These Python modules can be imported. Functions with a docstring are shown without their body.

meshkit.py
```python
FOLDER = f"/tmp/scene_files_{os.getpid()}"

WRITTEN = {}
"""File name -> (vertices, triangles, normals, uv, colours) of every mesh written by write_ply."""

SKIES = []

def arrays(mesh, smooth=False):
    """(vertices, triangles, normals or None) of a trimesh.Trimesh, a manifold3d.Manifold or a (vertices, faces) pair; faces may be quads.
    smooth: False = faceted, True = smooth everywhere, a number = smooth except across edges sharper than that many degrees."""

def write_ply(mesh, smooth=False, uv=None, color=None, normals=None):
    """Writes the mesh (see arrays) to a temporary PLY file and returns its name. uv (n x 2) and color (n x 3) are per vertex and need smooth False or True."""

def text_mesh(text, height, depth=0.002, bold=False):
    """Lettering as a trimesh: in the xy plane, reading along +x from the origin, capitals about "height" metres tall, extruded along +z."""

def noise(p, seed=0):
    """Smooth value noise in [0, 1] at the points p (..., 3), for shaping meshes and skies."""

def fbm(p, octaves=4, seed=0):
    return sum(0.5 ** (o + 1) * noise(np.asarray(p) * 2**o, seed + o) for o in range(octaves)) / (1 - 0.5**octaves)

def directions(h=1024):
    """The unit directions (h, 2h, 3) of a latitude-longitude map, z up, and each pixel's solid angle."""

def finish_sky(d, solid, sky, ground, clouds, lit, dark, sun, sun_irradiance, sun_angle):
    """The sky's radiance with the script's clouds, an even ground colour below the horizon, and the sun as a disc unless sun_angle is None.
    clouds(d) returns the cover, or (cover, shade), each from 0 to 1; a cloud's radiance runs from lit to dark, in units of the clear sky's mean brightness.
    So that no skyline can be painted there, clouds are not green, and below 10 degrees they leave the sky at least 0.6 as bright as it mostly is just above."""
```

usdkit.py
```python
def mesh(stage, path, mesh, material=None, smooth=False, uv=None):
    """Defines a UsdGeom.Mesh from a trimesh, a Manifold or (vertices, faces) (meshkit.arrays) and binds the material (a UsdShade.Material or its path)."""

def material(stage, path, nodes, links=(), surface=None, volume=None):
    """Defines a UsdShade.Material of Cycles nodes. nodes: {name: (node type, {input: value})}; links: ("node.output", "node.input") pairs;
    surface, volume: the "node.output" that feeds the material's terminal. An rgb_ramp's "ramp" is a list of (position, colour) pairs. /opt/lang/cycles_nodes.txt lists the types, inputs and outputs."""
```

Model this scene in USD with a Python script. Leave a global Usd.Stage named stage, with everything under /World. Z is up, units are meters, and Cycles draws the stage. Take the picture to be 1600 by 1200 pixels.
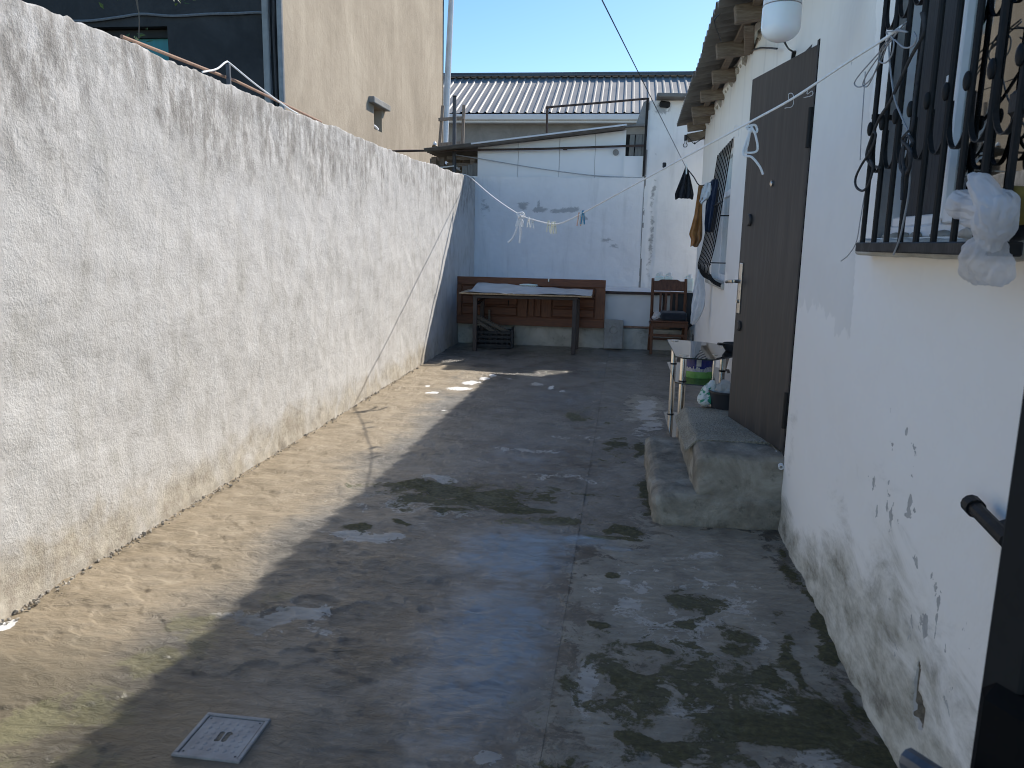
import math
import numpy as np
import trimesh
import manifold3d as m3
import usdkit
from meshkit import fbm, noise
from pxr import Usd, UsdGeom, UsdLux, UsdShade, Gf, Sdf, Vt

stage = Usd.Stage.CreateInMemory()
UsdGeom.SetStageUpAxis(stage, UsdGeom.Tokens.z)
UsdGeom.SetStageMetersPerUnit(stage, 1.0)
stage.DefinePrim('/World', 'Xform')
stage.SetDefaultPrim(stage.GetPrimAtPath('/World'))
stage.DefinePrim('/World/Looks', 'Scope')

# ------------------------------------------------------------------ camera
EYE = np.array([0.0, 0.0, 1.40])
YAW, PITCH, ROLL, FPX = 0.13239, 0.18152, 0.02077, 1213.6   # radians; focal length in pixels of a 1600 px wide picture
fw = np.array([-math.sin(YAW) * math.cos(PITCH), math.cos(YAW) * math.cos(PITCH), -math.sin(PITCH)])
rt = np.array([math.cos(YAW), math.sin(YAW), 0.0])
up = np.cross(rt, fw)
rt, up = math.cos(ROLL) * rt + math.sin(ROLL) * up, -math.sin(ROLL) * rt + math.cos(ROLL) * up
cam = UsdGeom.Camera.Define(stage, '/World/camera')
cam.AddTransformOp().Set(Gf.Matrix4d(*rt, 0, *up, 0, *(-fw), 0, *EYE, 1))
cam.CreateHorizontalApertureAttr(36.0)
cam.CreateVerticalApertureAttr(27.0)
cam.CreateFocalLengthAttr(36.0 * FPX / 1600)
cam.CreateClippingRangeAttr(Gf.Vec2f(0.05, 500))
cam.CreateFStopAttr(13.0)
cam.CreateFocusDistanceAttr(6.5)
cam.CreateExposureAttr(1.22)

# ------------------------------------------------------------------ sky and sun
SUN = np.array([0.666, 0.94, 1.0])
SUN /= np.linalg.norm(SUN)
dome = UsdLux.DomeLight.Define(stage, '/World/sky')
dome.GetPrim().SetCustomDataByKey('kind', 'structure')
sky = usdkit.material(stage, '/World/Looks/sky', {
    's': ('sky_texture', {'sky_type': 'single_scattering', 'sun_disc': False, 'sun_elevation': math.asin(SUN[2]), 'sun_rotation': math.atan2(SUN[0], SUN[1]), 'altitude': 50.0, 'air_density': 1.0, 'aerosol_density': 0.5, 'ozone_density': 2.2}),
    'h': ('hsv', {'hue': 0.5, 'saturation': 1.26, 'value': 1.0, 'fac': 1.0}),
    'b': ('background_shader', {'strength': 0.081})}, [('s.color', 'h.color'), ('h.color', 'b.color')], surface='b.background')
UsdShade.MaterialBindingAPI.Apply(dome.GetPrim()).Bind(sky)
sun = UsdLux.DistantLight.Define(stage, '/World/sun')
sun.CreateIntensityAttr(0.72)
sun.CreateAngleAttr(0.53)
sun.CreateColorAttr(Gf.Vec3f(1.0, 0.93, 0.835))
sun.CreateNormalizeAttr(True)
_x = np.cross([0, 0, 1.0], SUN); _x /= np.linalg.norm(_x)
_y = np.cross(SUN, _x)
sun.AddTransformOp().Set(Gf.Matrix4d(*_x, 0, *_y, 0, *SUN, 0, 0, 0, 30, 1))

# ------------------------------------------------------------------ helpers
_names = {}


def numbered(parent, name):
    n = _names.get((parent, name), 0)
    _names[(parent, name)] = n + 1
    return name if n == 0 else f'{name}_{n:03d}'


class Node:
    def __init__(s, path, loc, prim):
        s.path, s.loc, s.prim = path, np.asarray(loc, float), prim


def tag(prim, label=None, cat=None, group=None, kind=None):
    prim = prim.prim if isinstance(prim, Node) else prim
    for k, v in (('label', label), ('category', cat), ('group', group), ('kind', kind)):
        if v:
            prim.SetCustomDataByKey(k, v)
    return prim


def thing(name, label, cat, loc=(0, 0, 0), group=None, kind=None):
    path = '/World/' + numbered('/World', name)
    x = UsdGeom.Xform.Define(stage, path)
    x.AddTranslateOp().Set(Gf.Vec3d(*map(float, loc)))
    tag(x.GetPrim(), label, cat, group, kind)
    return Node(path, loc, x.GetPrim())


def copy_of(src, name, loc, rz, label, group):
    path = '/World/' + numbered('/World', name)
    x = UsdGeom.Xform.Define(stage, path)
    x.AddTranslateOp().Set(Gf.Vec3d(*map(float, loc)))
    x.AddRotateZOp().Set(float(rz))
    x.GetPrim().GetReferences().AddInternalReference(src.path)
    x.GetPrim().SetInstanceable(True)
    tag(x.GetPrim(), label, src.prim.GetCustomDataByKey('category'), group)
    return Node(path, loc, x.GetPrim())


def unit(v):
    v = np.asarray(v, float)
    return v / max(np.linalg.norm(v), 1e-12)


def rot_to(z, x=None):
    """3x3 whose columns are a frame with the given z axis (and x as near as possible)."""
    z = unit(z)
    x = np.array([1.0, 0, 0]) if x is None else np.asarray(x, float)
    if abs(np.dot(unit(x), z)) > 0.99:
        x = np.array([0, 1.0, 0])
    x = unit(x - z * np.dot(x, z))
    return np.stack([x, np.cross(z, x), z], 1)


def rz(a):
    c, s = math.cos(a), math.sin(a)
    return np.array([[c, -s, 0], [s, c, 0], [0, 0, 1.0]])


def rx(a):
    c, s = math.cos(a), math.sin(a)
    return np.array([[1.0, 0, 0], [0, c, -s], [0, s, c]])


def ry(a):
    c, s = math.cos(a), math.sin(a)
    return np.array([[c, 0, s], [0, 1.0, 0], [-s, 0, c]])


def spline(pts, n=8):
    p = np.asarray(pts, float)
    p = np.vstack([2 * p[0] - p[1], p, 2 * p[-1] - p[-2]])
    out = []
    for i in range(1, len(p) - 2):
        for t in np.linspace(0, 1, n, endpoint=False):
            a, b, c, d = p[i - 1:i + 3]
            out.append(0.5 * (2 * b + (c - a) * t + (2 * a - 5 * b + 4 * c - d) * t * t + (3 * b - a - 3 * c + d) * t ** 3))
    out.append(p[-2])
    return np.array(out)


class MB:
    """collects shapes; build() makes them one mesh"""

    def __init__(s):
        s.p = []

    def raw(s, v, f):
        f = np.asarray(f)
        if f.shape[1] == 4:
            f = np.vstack([f[:, [0, 1, 2]], f[:, [0, 2, 3]]])
        s.p.append((np.asarray(v, float), f))
        return s

    def tm(s, m, R=None, t=(0, 0, 0)):
        v = np.array(m.vertices)
        if R is not None:
            v = v @ np.asarray(R).T
        return s.raw(v + np.asarray(t), np.array(m.faces))

    def man(s, m):
        me = m.to_mesh()
        return s.raw(np.array(me.vert_properties[:, :3]), np.array(me.tri_verts))

    def box(s, c, size, R=None, ch=0.0):
        h = np.asarray(size, float) / 2
        sg = np.array([[a, b, d] for a in (-1, 1) for b in (-1, 1) for d in (-1, 1)], float)
        if ch > 0:
            ch = min(ch, h.min() * 0.9)
            pts = np.vstack([sg * (h - ch * (1 - np.eye(3)[k])) for k in range(3)])
        else:
            pts = sg * h
        hull = trimesh.convex.convex_hull(pts)
        return s.tm(hull, R, c)

    def bar(s, a, b, w, h, side=None, ch=0.0):
        a, b = np.asarray(a, float), np.asarray(b, float)
        R = rot_to(b - a, side)
        return s.box((a + b) / 2, (w, h, np.linalg.norm(b - a)), R, ch)

    def tube(s, pts, r, n=8, cap=True):
        p = np.asarray(pts, float)
        r = np.broadcast_to(np.asarray(r, float), len(p))
        t = np.gradient(p, axis=0)
        t /= np.maximum(np.linalg.norm(t, axis=1, keepdims=True), 1e-12)
        F = rot_to(t[0])
        u = F[:, 0]
        V = []
        for i in range(len(p)):
            u = unit(u - t[i] * np.dot(u, t[i]))
            w = np.cross(t[i], u)
            a = np.arange(n) * 2 * math.pi / n
            V.append(p[i] + r[i] * (np.cos(a)[:, None] * u + np.sin(a)[:, None] * w))
        V = np.vstack(V)
        f = []
        for i in range(len(p) - 1):
            for k in range(n):
                a, b = i * n + k, i * n + (k + 1) % n
                f.append([a, b, b + n, a + n])
        f = np.array(f)
        f = np.vstack([f[:, [0, 1, 2]], f[:, [0, 2, 3]]])
        if cap:
            e0, e1 = len(V), len(V) + 1
            V = np.vstack([V, p[0], p[-1]])
            L = (len(p) - 1) * n
            c = [[e0, (k + 1) % n, k] for k in range(n)] + [[e1, L + k, L + (k + 1) % n] for k in range(n)]
            f = np.vstack([f, c])
        return s.raw(V, f)

    def lathe(s, prof, c=(0, 0, 0), n=24, R=None):
        m = trimesh.creation.revolve(np.asarray(prof, float), sections=n)
        return s.tm(m, R, c)

    def prism(s, poly, z0, z1, R=None, t=(0, 0, 0)):
        from shapely.geometry import Polygon
        m = trimesh.creation.extrude_polygon(Polygon(poly), z1 - z0, engine='earcut')
        m.apply_translation([0, 0, z0])
        return s.tm(m, R, t)

    def get(s):
        V, Fs, n = [], [], 0
        for v, f in s.p:
            V.append(v); Fs.append(f + n); n += len(v)
        return np.vstack(V), np.vstack(Fs)

    def build(s, name, mat, parent=None, smooth=False, attrs=None, **custom):
        v, f = s.get()
        base = parent.path if parent else '/World'
        loc = parent.loc if parent is not None else np.zeros(3)
        path = base + '/' + numbered(base, name)
        m = usdkit.mesh(stage, path, (v - loc, f), mat, smooth=smooth)
        for k, val in (attrs or {}).items():
            UsdGeom.PrimvarsAPI(m).CreatePrimvar(k, Sdf.ValueTypeNames.FloatArray, 'vertex').Set(Vt.FloatArray.FromNumpy(np.asarray(val, np.float32)))
        tag(m.GetPrim(), **custom)
        return Node(path, loc, m.GetPrim())


def grid(nu, nv):
    i = np.arange((nu - 1) * (nv - 1))
    a = (i // (nv - 1)) * nv + i % (nv - 1)
    return np.stack([a, a + nv, a + nv + 1, a + 1], 1)


def rough(man, length, amp, freq, seed, taubin=0):
    """a manifold with its faces made uneven"""
    me = man.refine_to_length(length).to_mesh()
    t = trimesh.Trimesh(np.array(me.vert_properties[:, :3]), np.array(me.tri_verts), process=True)
    if taubin:
        trimesh.smoothing.filter_taubin(t, iterations=taubin)
    n = np.array(t.vertex_normals)
    d = (fbm(np.array(t.vertices) * freq, 4, seed) - 0.5) * 2 * amp
    return trimesh.Trimesh(np.array(t.vertices) + n * d[:, None], t.faces, process=False)


def rounded(c, size, r, seg=12):
    h = np.asarray(size, float) / 2 - r
    sp = m3.Manifold.sphere(r, seg)
    return m3.Manifold.batch_hull([sp.translate(tuple(np.asarray(c) + h * np.array([a, b, d]))) for a in (-1, 1) for b in (-1, 1) for d in (-1, 1)])


class G:
    """a small shader graph writer: g('noise_texture', 'fac', scale=3) returns a link name"""

    def __init__(s):
        s.n, s.l = {}, []

    def __call__(s, kind, out, **kw):
        name = f'n{len(s.n)}'
        vals = {}
        links = []
        for k, v in kw.items():
            if isinstance(v, str) and '.' in v and v.split('.')[0] in s.n:
                links.append((v, f'{name}.{k}'))
            else:
                vals[k] = v
        s.n[name] = (kind, vals)
        s.l += links
        return f'{name}.{out}'

    def pos(s, scale=(1, 1, 1), obj=False):
        p = s('texture_coordinate', 'object') if obj else s('geometry', 'position')
        return s('mapping', 'vector', vector=p, scale=scale)

    def noise(s, vec, scale, detail=4.0, rough=0.55, dist=0.0):
        return s('noise_texture', 'fac', vector=vec, scale=float(scale), detail=float(detail), roughness=float(rough), distortion=float(dist))

    def ramp(s, fac, stops):
        return s('rgb_ramp', 'color', fac=fac, ramp=stops)

    def step(s, v, lo, hi, to0=0.0, to1=1.0):
        return s('map_range', 'result', range_type='smoothstep', value=v, from_min=float(lo), from_max=float(hi), to_min=float(to0), to_max=float(to1), clamp=True)

    def math(s, op, a, b=0.5):
        return s('math', 'value', math_type=op, value1=a, value2=b)

    def mix(s, fac, a, b, mode='mix'):
        return s('mix_color', 'result', blend_type=mode, fac=fac, a=a, b=b)

    def mixf(s, fac, a, b):
        return s('mix_float', 'result', fac=fac, a=a, b=b)

    def bump(s, h, strength, dist, normal=None):
        kw = dict(height=h, strength=strength, distance=float(dist))
        if normal:
            kw['normal'] = normal
        return s('bump', 'normal', **kw)

    def out(s, name, surface=None, **kw):
        b = surface or s('principled_bsdf', 'BSDF', **kw)
        return usdkit.material(stage, '/World/Looks/' + name, s.n, s.l, surface=b)


def c3(*c):
    return tuple(float(x) for x in (c if len(c) == 3 else c * 3))


def simple(name, a, b, scale=6, stretch=(1, 1, 1), rough=0.6, bump=0.25, bscale=60, bdist=0.004, metal=0.0, obj=True, spec=0.5, detail=5, **kw):
    g = G()
    p = g.pos(stretch, obj)
    n = g.noise(p, scale, detail, 0.6)
    col = g.ramp(n, [(0.3, a), (0.7, b)])
    nb = g.noise(p, bscale, 4, 0.6)
    r = g.step(n, 0.3, 0.7, rough - 0.08, rough + 0.08)
    return g.out(name, base_color=col, roughness=r, metallic=metal, specular_ior_level=spec, normal=g.bump(nb, bump, bdist), **kw)


def HX(y, off=0.0):
    """x of the house front at y"""
    return 0.7744 + 0.02209 * np.asarray(y, float) - off


def seam(y):
    return -0.172 + 0.0088 * np.asarray(y, float)


LX = -2.19            # face of the left wall
YB = 11.75            # face of the back wall

# ------------------------------------------------------------------ materials of the setting
def plaster_left():
    g = G()
    p = g.pos()
    st = g.pos((1, 1.5, 0.6))
    z = g('separate_xyz', 'z', vector=g('geometry', 'position'))
    big = g.noise(p, 1.3, 6, 0.62, 0.4)
    streak = g.noise(st, 5.0, 7, 0.68, 0.5)
    blot = g.math('add', g.math('multiply', streak, 0.6), g.math('multiply', g.noise(p, 3.2, 8, 0.72, 0.8), 0.4))
    col = g.ramp(blot, [(0.30, c3(.34, .325, .30)), (0.40, c3(.455, .445, .42)), (0.48, c3(.525, .515, .495)), (0.62, c3(.59, .585, .57))])
    # bare grey weathering towards the top
    top = g.math('add', g.step(z, 1.15, 2.2, -0.32, 0.36), g.math('multiply', g.math('subtract', big, 0.5), 1.1))
    top = g.math('add', top, g.math('multiply', g.math('subtract', streak, 0.5), 1.1))
    top = g.step(top, -0.02, 0.36, 0.0, 0.92)
    grey = g.ramp(g.noise(st, 9, 8, 0.75), [(0.32, c3(.19, .175, .155)), (0.48, c3(.34, .325, .30)), (0.60, c3(.58, .565, .54))])
    col = g.mix(top, col, grey)
    # yellowish dirt near the ground
    low = g.math('add', g.step(z, 0.0, 0.55, 0.56, -0.25), g.math('multiply', g.math('subtract', g.noise(p, 2.6, 7, 0.66, 0.6), 0.5), 1.3))
    low = g.step(low, 0.16, 0.62, 0.0, 0.7)
    col = g.mix(low, col, g.ramp(g.noise(p, 14, 5, 0.65), [(0.3, c3(.22, .175, .115)), (0.68, c3(.50, .45, .35))]))
    n1 = g.noise(p, 38, 7, 0.72)
    n2 = g.noise(g.pos((1, 1, 0.7)), 140, 4, 0.6)
    h = g.math('add', g.math('multiply', n1, 1.0), g.math('multiply', n2, 0.35))
    nrm = g.bump(h, 0.7, 0.009)
    return g.out('left_plaster', base_color=col, roughness=0.92, specular_ior_level=0.2, normal=nrm)


def plaster_house():
    g = G()
    p = g.pos()
    z = g('separate_xyz', 'z', vector=g('geometry', 'position'))
    n = g.noise(p, 1.1, 6, 0.6, 0.3)
    col = g.ramp(n, [(0.3, c3(.75, .725, .675)), (0.7, c3(.81, .785, .735))])
    # repainted area with an uneven edge
    fresh = g('attribute', 'fac', attribute='fresh')
    edge = g.step(g.math('add', fresh, g.math('multiply', g.math('subtract', g.noise(p, 7, 6, 0.6), 0.5), 0.5)), 0.46, 0.5)
    col = g.mix(edge, col, c3(.875, .845, .79))
    # vertical stains below the eaves
    st = g.noise(g.pos((1, 5, 0.5)), 1.6, 5, 0.6)
    stz = g.math('multiply', g.step(z, 1.7, 2.9, 0.0, 1.0), g.step(st, 0.52, 0.75, 0.0, 0.4))
    col = g.mix(stz, col, c3(.48, .47, .45))
    # grime at the foot
    gr = g('attribute', 'fac', attribute='grime')
    gn = g.noise(g.pos((1, 0.42, 1)), 6.5, 9, 0.72, 0.5)
    gm = g.step(g.math('add', gr, g.math('multiply', g.math('subtract', gn, 0.5), 1.5)), 0.22, 0.80, 0.0, 0.94)
    gcol = g.ramp(g.noise(g.pos((1, 0.4, 1)), 13, 8, 0.72), [(0.30, c3(.13, .115, .085)), (0.44, c3(.36, .34, .28)), (0.60, c3(.60, .575, .50))])
    col = g.mix(gm, col, gcol)
    # paint chips
    ch = g('attribute', 'fac', attribute='chips')
    cn = g.noise(g.pos((1, 0.75, 0.75)), 17, 5, 0.6, 0.4)
    cm = g.step(g.math('add', g.math('multiply', ch, 0.42), cn), 0.80, 0.815)
    col = g.mix(cm, col, g.ramp(g.noise(p, 30, 4), [(0.3, c3(.36, .355, .34)), (0.7, c3(.50, .495, .47))]))
    deep = g.step(ch, 1.2, 1.5)
    col = g.mix(deep, col, g.ramp(g.noise(p, 40, 5, 0.7), [(0.3, c3(.07, .058, .042)), (0.7, c3(.22, .19, .145))]))
    h = g.math('add', g.noise(p, 24, 6, 0.6), g.math('multiply', cm, -0.5))
    h = g.math('add', h, g.math('multiply', g.noise(p, 4, 4, 0.5), 1.5))
    return g.out('house_plaster', base_color=col, roughness=0.8, specular_ior_level=0.3, normal=g.bump(h, 0.35, 0.008))


def plaster_back(name, lo, hi, stain=0.0):
    g = G()
    p = g.pos()
    n = g.noise(p, 1.4, 7, 0.62, 0.4)
    col = g.ramp(n, [(0.28, lo), (0.72, hi)])
    z = g('separate_xyz', 'z', vector=g('geometry', 'position'))
    if stain:
        a = g('attribute', 'fac', attribute='stain')
        s1 = g.noise(g.pos((1, 1, 1.5)), 9, 7, 0.72, 0.5)
        m = g.step(g.math('add', a, g.math('multiply', g.math('subtract', s1, 0.5), 1.6)), 0.55, 0.85, 0.0, stain)
        col = g.mix(m, col, c3(.22, .225, .22))
    st = g.step(g.noise(g.pos((3, 1, 0.35)), 2.2, 6, 0.65), 0.5, 0.78, 0, 0.35)
    col = g.mix(st, col, c3(.45, .45, .44))
    h = g.noise(p, 22, 7, 0.65)
    return g.out(name, base_color=col, roughness=0.9, specular_ior_level=0.2, normal=g.bump(h, 0.4, 0.012))


def concrete(name, dark, mid, light, scale=3.0, bump=0.5, rough=0.85, moss=0.0, spec=0.3):
    g = G()
    p = g.pos()
    n = g.noise(p, scale, 8, 0.66, 0.5)
    col = g.ramp(n, [(0.25, dark), (0.5, mid), (0.75, light)])
    if moss:
        m = g.step(g.noise(p, scale * 2.2, 7, 0.7), 0.55, 0.72, 0, moss)
        col = g.mix(m, col, c3(.05, .048, .03))
    h = g.math('add', g.noise(p, 26, 7, 0.7), g.math('multiply', g.noise(p, 120, 3, 0.6), 0.35))
    return g.out(name, base_color=col, roughness=rough, specular_ior_level=spec, normal=g.bump(h, bump, 0.012))


def floor_mat():
    g = G()
    p = g.pos()
    at = lambda a: g('attribute', 'fac', attribute=a)
    mid = g.noise(p, 7, 8, 0.68, 0.5)
    hi = g.noise(p, 48, 6, 0.65)
    big = g.noise(p, 1.7, 6, 0.62, 0.5)
    mm = g.math('subtract', mid, 0.5)
    hh = g.math('subtract', hi, 0.5)
    jit = g.math('add', g.math('multiply', mm, 1.7), g.math('multiply', hh, 0.55))
    msk = lambda a, lo, hi_: g.step(g.math('add', at(a), jit), lo, hi_)
    # damp base: grey brown, sand by the left wall, its tan painting in sunlight
    base = g.ramp(g.math('add', g.math('multiply', mid, 0.5), g.math('multiply', big, 0.5)), [(0.36, c3(.060, .054, .044)), (0.49, c3(.150, .139, .117)), (0.64, c3(.30, .282, .245))])
    sunlit_sand = g.ramp(mid, [(0.25, c3(.165, .13, .078)), (0.5, c3(.26, .21, .14)), (0.78, c3(.37, .31, .22))])
    col = g.mix(g.step(g.math('add', at('sunlit_sand'), g.math('multiply', mm, 0.7)), 0.2, 0.75), base, sunlit_sand)
    dryc = g.ramp(g.noise(p, 5, 8, 0.7, 0.3), [(0.25, c3(.20, .185, .155)), (0.5, c3(.36, .335, .28)), (0.78, c3(.53, .50, .43))])
    dry = msk('dry', 0.46, 0.56)
    col = g.mix(dry, col, dryc)
    pale = msk('pale', 0.50, 0.56)
    col = g.mix(pale, col, g.ramp(mid, [(0.3, c3(.46, .45, .42)), (0.7, c3(.64, .625, .585))]))
    wet = g.step(g.math('add', at('wet'), g.math('multiply', jit, 0.45)), 0.22, 0.95)
    col = g.mix(g.math('multiply', wet, 0.62), col, c3(.045, .044, .042))
    green = g.step(g.math('add', at('green'), g.math('multiply', jit, 1.2)), 0.42, 0.75, 0, 0.75)
    col = g.mix(g.math('multiply', g.step(g.math('add', at('damp'), g.math('multiply', mm, 0.9)), 0.2, 0.8), 0.72), col, c3(.085, .072, .043))
    col = g.mix(green, col, g.ramp(hi, [(0.3, c3(.10, .10, .045)), (0.7, c3(.19, .175, .085))]))
    moss = msk('moss', 0.44, 0.60)
    col = g.mix(g.math('multiply', moss, 0.92), col, g.ramp(hi, [(0.3, c3(.022, .025, .006)), (0.52, c3(.070, .071, .018)), (0.75, c3(.16, .15, .055))]))
    white = msk('white', 0.62, 0.66)
    col = g.mix(white, col, c3(.72, .72, .70))
    # specks
    sp = g.step(g('voronoi_texture', 'distance', vector=p, scale=22.0, randomness=1.0), 0.045, 0.06, 1.0, 0.0)
    spk = g.math('multiply', sp, g.step(g.noise(p, 3, 2), 0.5, 0.6))
    col = g.mix(g.math('multiply', spk, 0.7), col, c3(.42, .40, .36))
    # gloss
    damp = g.step(big, 0.35, 0.65, 0.24, 0.50)
    r = g.mixf(g.step(at('sunlit_sand'), 0.2, 0.8), damp, 0.6)
    r = g.mixf(dry, r, 0.62)
    r = g.mixf(pale, r, 0.7)
    r = g.mixf(moss, r, 0.75)
    r = g.mixf(white, r, 0.6)
    r = g.mixf(wet, r, 0.13)
    r = g.mixf(g.step(at('wet'), 0.95, 1.08), r, 0.03)
    # fine relief
    slate = g.noise(g.pos((1.0, 2.4, 1)), 11, 9, 0.72, 1.2)
    h = g.math('add', g.math('multiply', slate, 1.4), g.math('multiply', hi, 0.45))
    h = g.math('add', h, g.math('multiply', g.noise(p, 160, 3, 0.6), 0.12))
    h = g.math('add', h, g.math('multiply', moss, 0.25))
    h = g.math('add', h, g.math('multiply', dry, 0.12))
    stren = g.mixf(g.step(at('sunlit_sand'), 0.2, 0.8), g.mixf(wet, 1.1, 0.22), 0.5)
    nrm = g.bump(h, stren, 0.02)
    film = g.math('multiply', g.math('subtract', 1.0, g.math('maximum', dry, g.math('maximum', pale, g.math('maximum', moss, white)))), g.step(at('sunlit_sand'), 0.15, 0.7, 0.85, 0.15))
    soft = g.bump(h, g.mixf(wet, 1.1, 0.14), 0.02)
    return g.out('wet_concrete', base_color=col, roughness=r, specular_ior_level=0.5, normal=nrm, coat_weight=film, coat_roughness=g.mixf(wet, 0.22, 0.05), coat_ior=1.4, coat_normal=soft)


M = {}
M['left'] = plaster_left()
M['house'] = plaster_house()
M['back'] = plaster_back('back_plaster', c3(.70, .695, .69), c3(.80, .795, .79), 0.6)
M['tall'] = plaster_back('tall_plaster', c3(.70, .69, .67), c3(.79, .78, .76), 0.75)
M['floor'] = floor_mat()
M['step'] = concrete('step_concrete', c3(.11, .095, .072), c3(.27, .25, .205), c3(.47, .445, .38), 5.0, 1.0, 0.9, 0.6)
M['plinth'] = concrete('plinth_concrete', c3(.22, .21, .18), c3(.50, .485, .43), c3(.66, .64, .58), 3.0, 0.5, 0.9, 0.5)
M['cement'] = concrete('grey_cement', c3(.17, .165, .155), c3(.25, .245, .235), c3(.32, .315, .30), 2.0, 0.5, 0.9)
M['block'] = concrete('block_concrete', c3(.22, .21, .19), c3(.32, .31, .285), c3(.42, .41, .38), 8.0, 0.5, 0.9, 0.35)
M['earth'] = concrete('earth', c3(.10, .085, .06), c3(.16, .135, .10), c3(.22, .19, .14), 1.0, 0.6, 0.95)


def beige_mat():
    g = G()
    p = g.pos()
    st = g.noise(g.pos((1, 2.2, 0.35)), 2.2, 8, 0.68, 0.4)
    big = g.noise(p, 0.7, 6, 0.6, 0.5)
    col = g.ramp(g.math('add', g.math('multiply', st, 0.3), g.math('multiply', big, 0.7)), [(0.32, c3(.27, .225, .168)), (0.5, c3(.37, .312, .238)), (0.68, c3(.48, .41, .32))])
    h = g.noise(g.pos((1, 1, 0.8)), 9, 9, 0.75)
    return g.out('beige_render', base_color=col, roughness=0.92, specular_ior_level=0.2, normal=g.bump(h, 0.5, 0.02))


M['beige'] = beige_mat()
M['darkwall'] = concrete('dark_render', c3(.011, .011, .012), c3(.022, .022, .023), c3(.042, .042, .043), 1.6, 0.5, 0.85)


def wood(name, a, b, c, scale=1.0, axis=(6, 0.5, 6), rough=0.65, bump=0.3, spec=0.4):
    g = G()
    p = g.pos(axis, True)
    n = g.noise(p, 9 * scale, 6, 0.62, 0.8)
    f = g.noise(p, 45 * scale, 4, 0.6, 0.4)
    col = g.ramp(g.math('add', g.math('multiply', n, 0.7), g.math('multiply', f, 0.3)), [(0.3, a), (0.5, b), (0.7, c)])
    r = g.step(n, 0.3, 0.7, rough - 0.1, rough + 0.1)
    return g.out(name, base_color=col, roughness=r, specular_ior_level=spec, normal=g.bump(f, bump, 0.004))


M['rafter'] = wood('old_timber', c3(.10, .075, .055), c3(.19, .15, .115), c3(.29, .245, .20), 1.0, (0.6, 5, 5), 0.85, 0.5, 0.2)
M['weathered'] = wood('weathered_timber', c3(.14, .115, .09), c3(.24, .20, .165), c3(.33, .29, .245), 1.0, (5, 5, 0.6), 0.85, 0.4, 0.2)
M['greyboard'] = wood('grey_boards', c3(.13, .13, .125), c3(.20, .20, .19), c3(.28, .275, .26), 1.0, (5, 5, 0.6), 0.85, 0.4, 0.2)
M['doorwood'] = wood('brown_door_wood', c3(.085, .028, .012), c3(.165, .06, .026), c3(.24, .10, .046), 1.0, (0.5, 6, 6), 0.5, 0.25)
M['doorwood_v'] = wood('brown_door_wood_upright', c3(.095, .032, .013), c3(.185, .07, .029), c3(.26, .115, .054), 1.0, (6, 6, 0.5), 0.5, 0.25)
M['chairwood'] = wood('chair_wood', c3(.055, .022, .012), c3(.105, .042, .02), c3(.16, .07, .035), 1.0, (5, 5, 0.6), 0.42, 0.15)
M['firewood'] = wood('split_wood', c3(.10, .085, .07), c3(.20, .175, .145), c3(.30, .265, .22), 1.0, (0.6, 5, 5), 0.9, 0.5, 0.2)
M['tablewood'] = simple('table_steel', c3(.035, .028, .026), c3(.07, .055, .05), 8, rough=0.55)
M['tabletop'] = simple('table_sheet', c3(.46, .455, .44), c3(.58, .575, .56), 5, rough=0.4, bump=0.15)
M['chipboard'] = simple('chipboard_edge', c3(.30, .20, .11), c3(.55, .42, .27), 30, rough=0.85)
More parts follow.
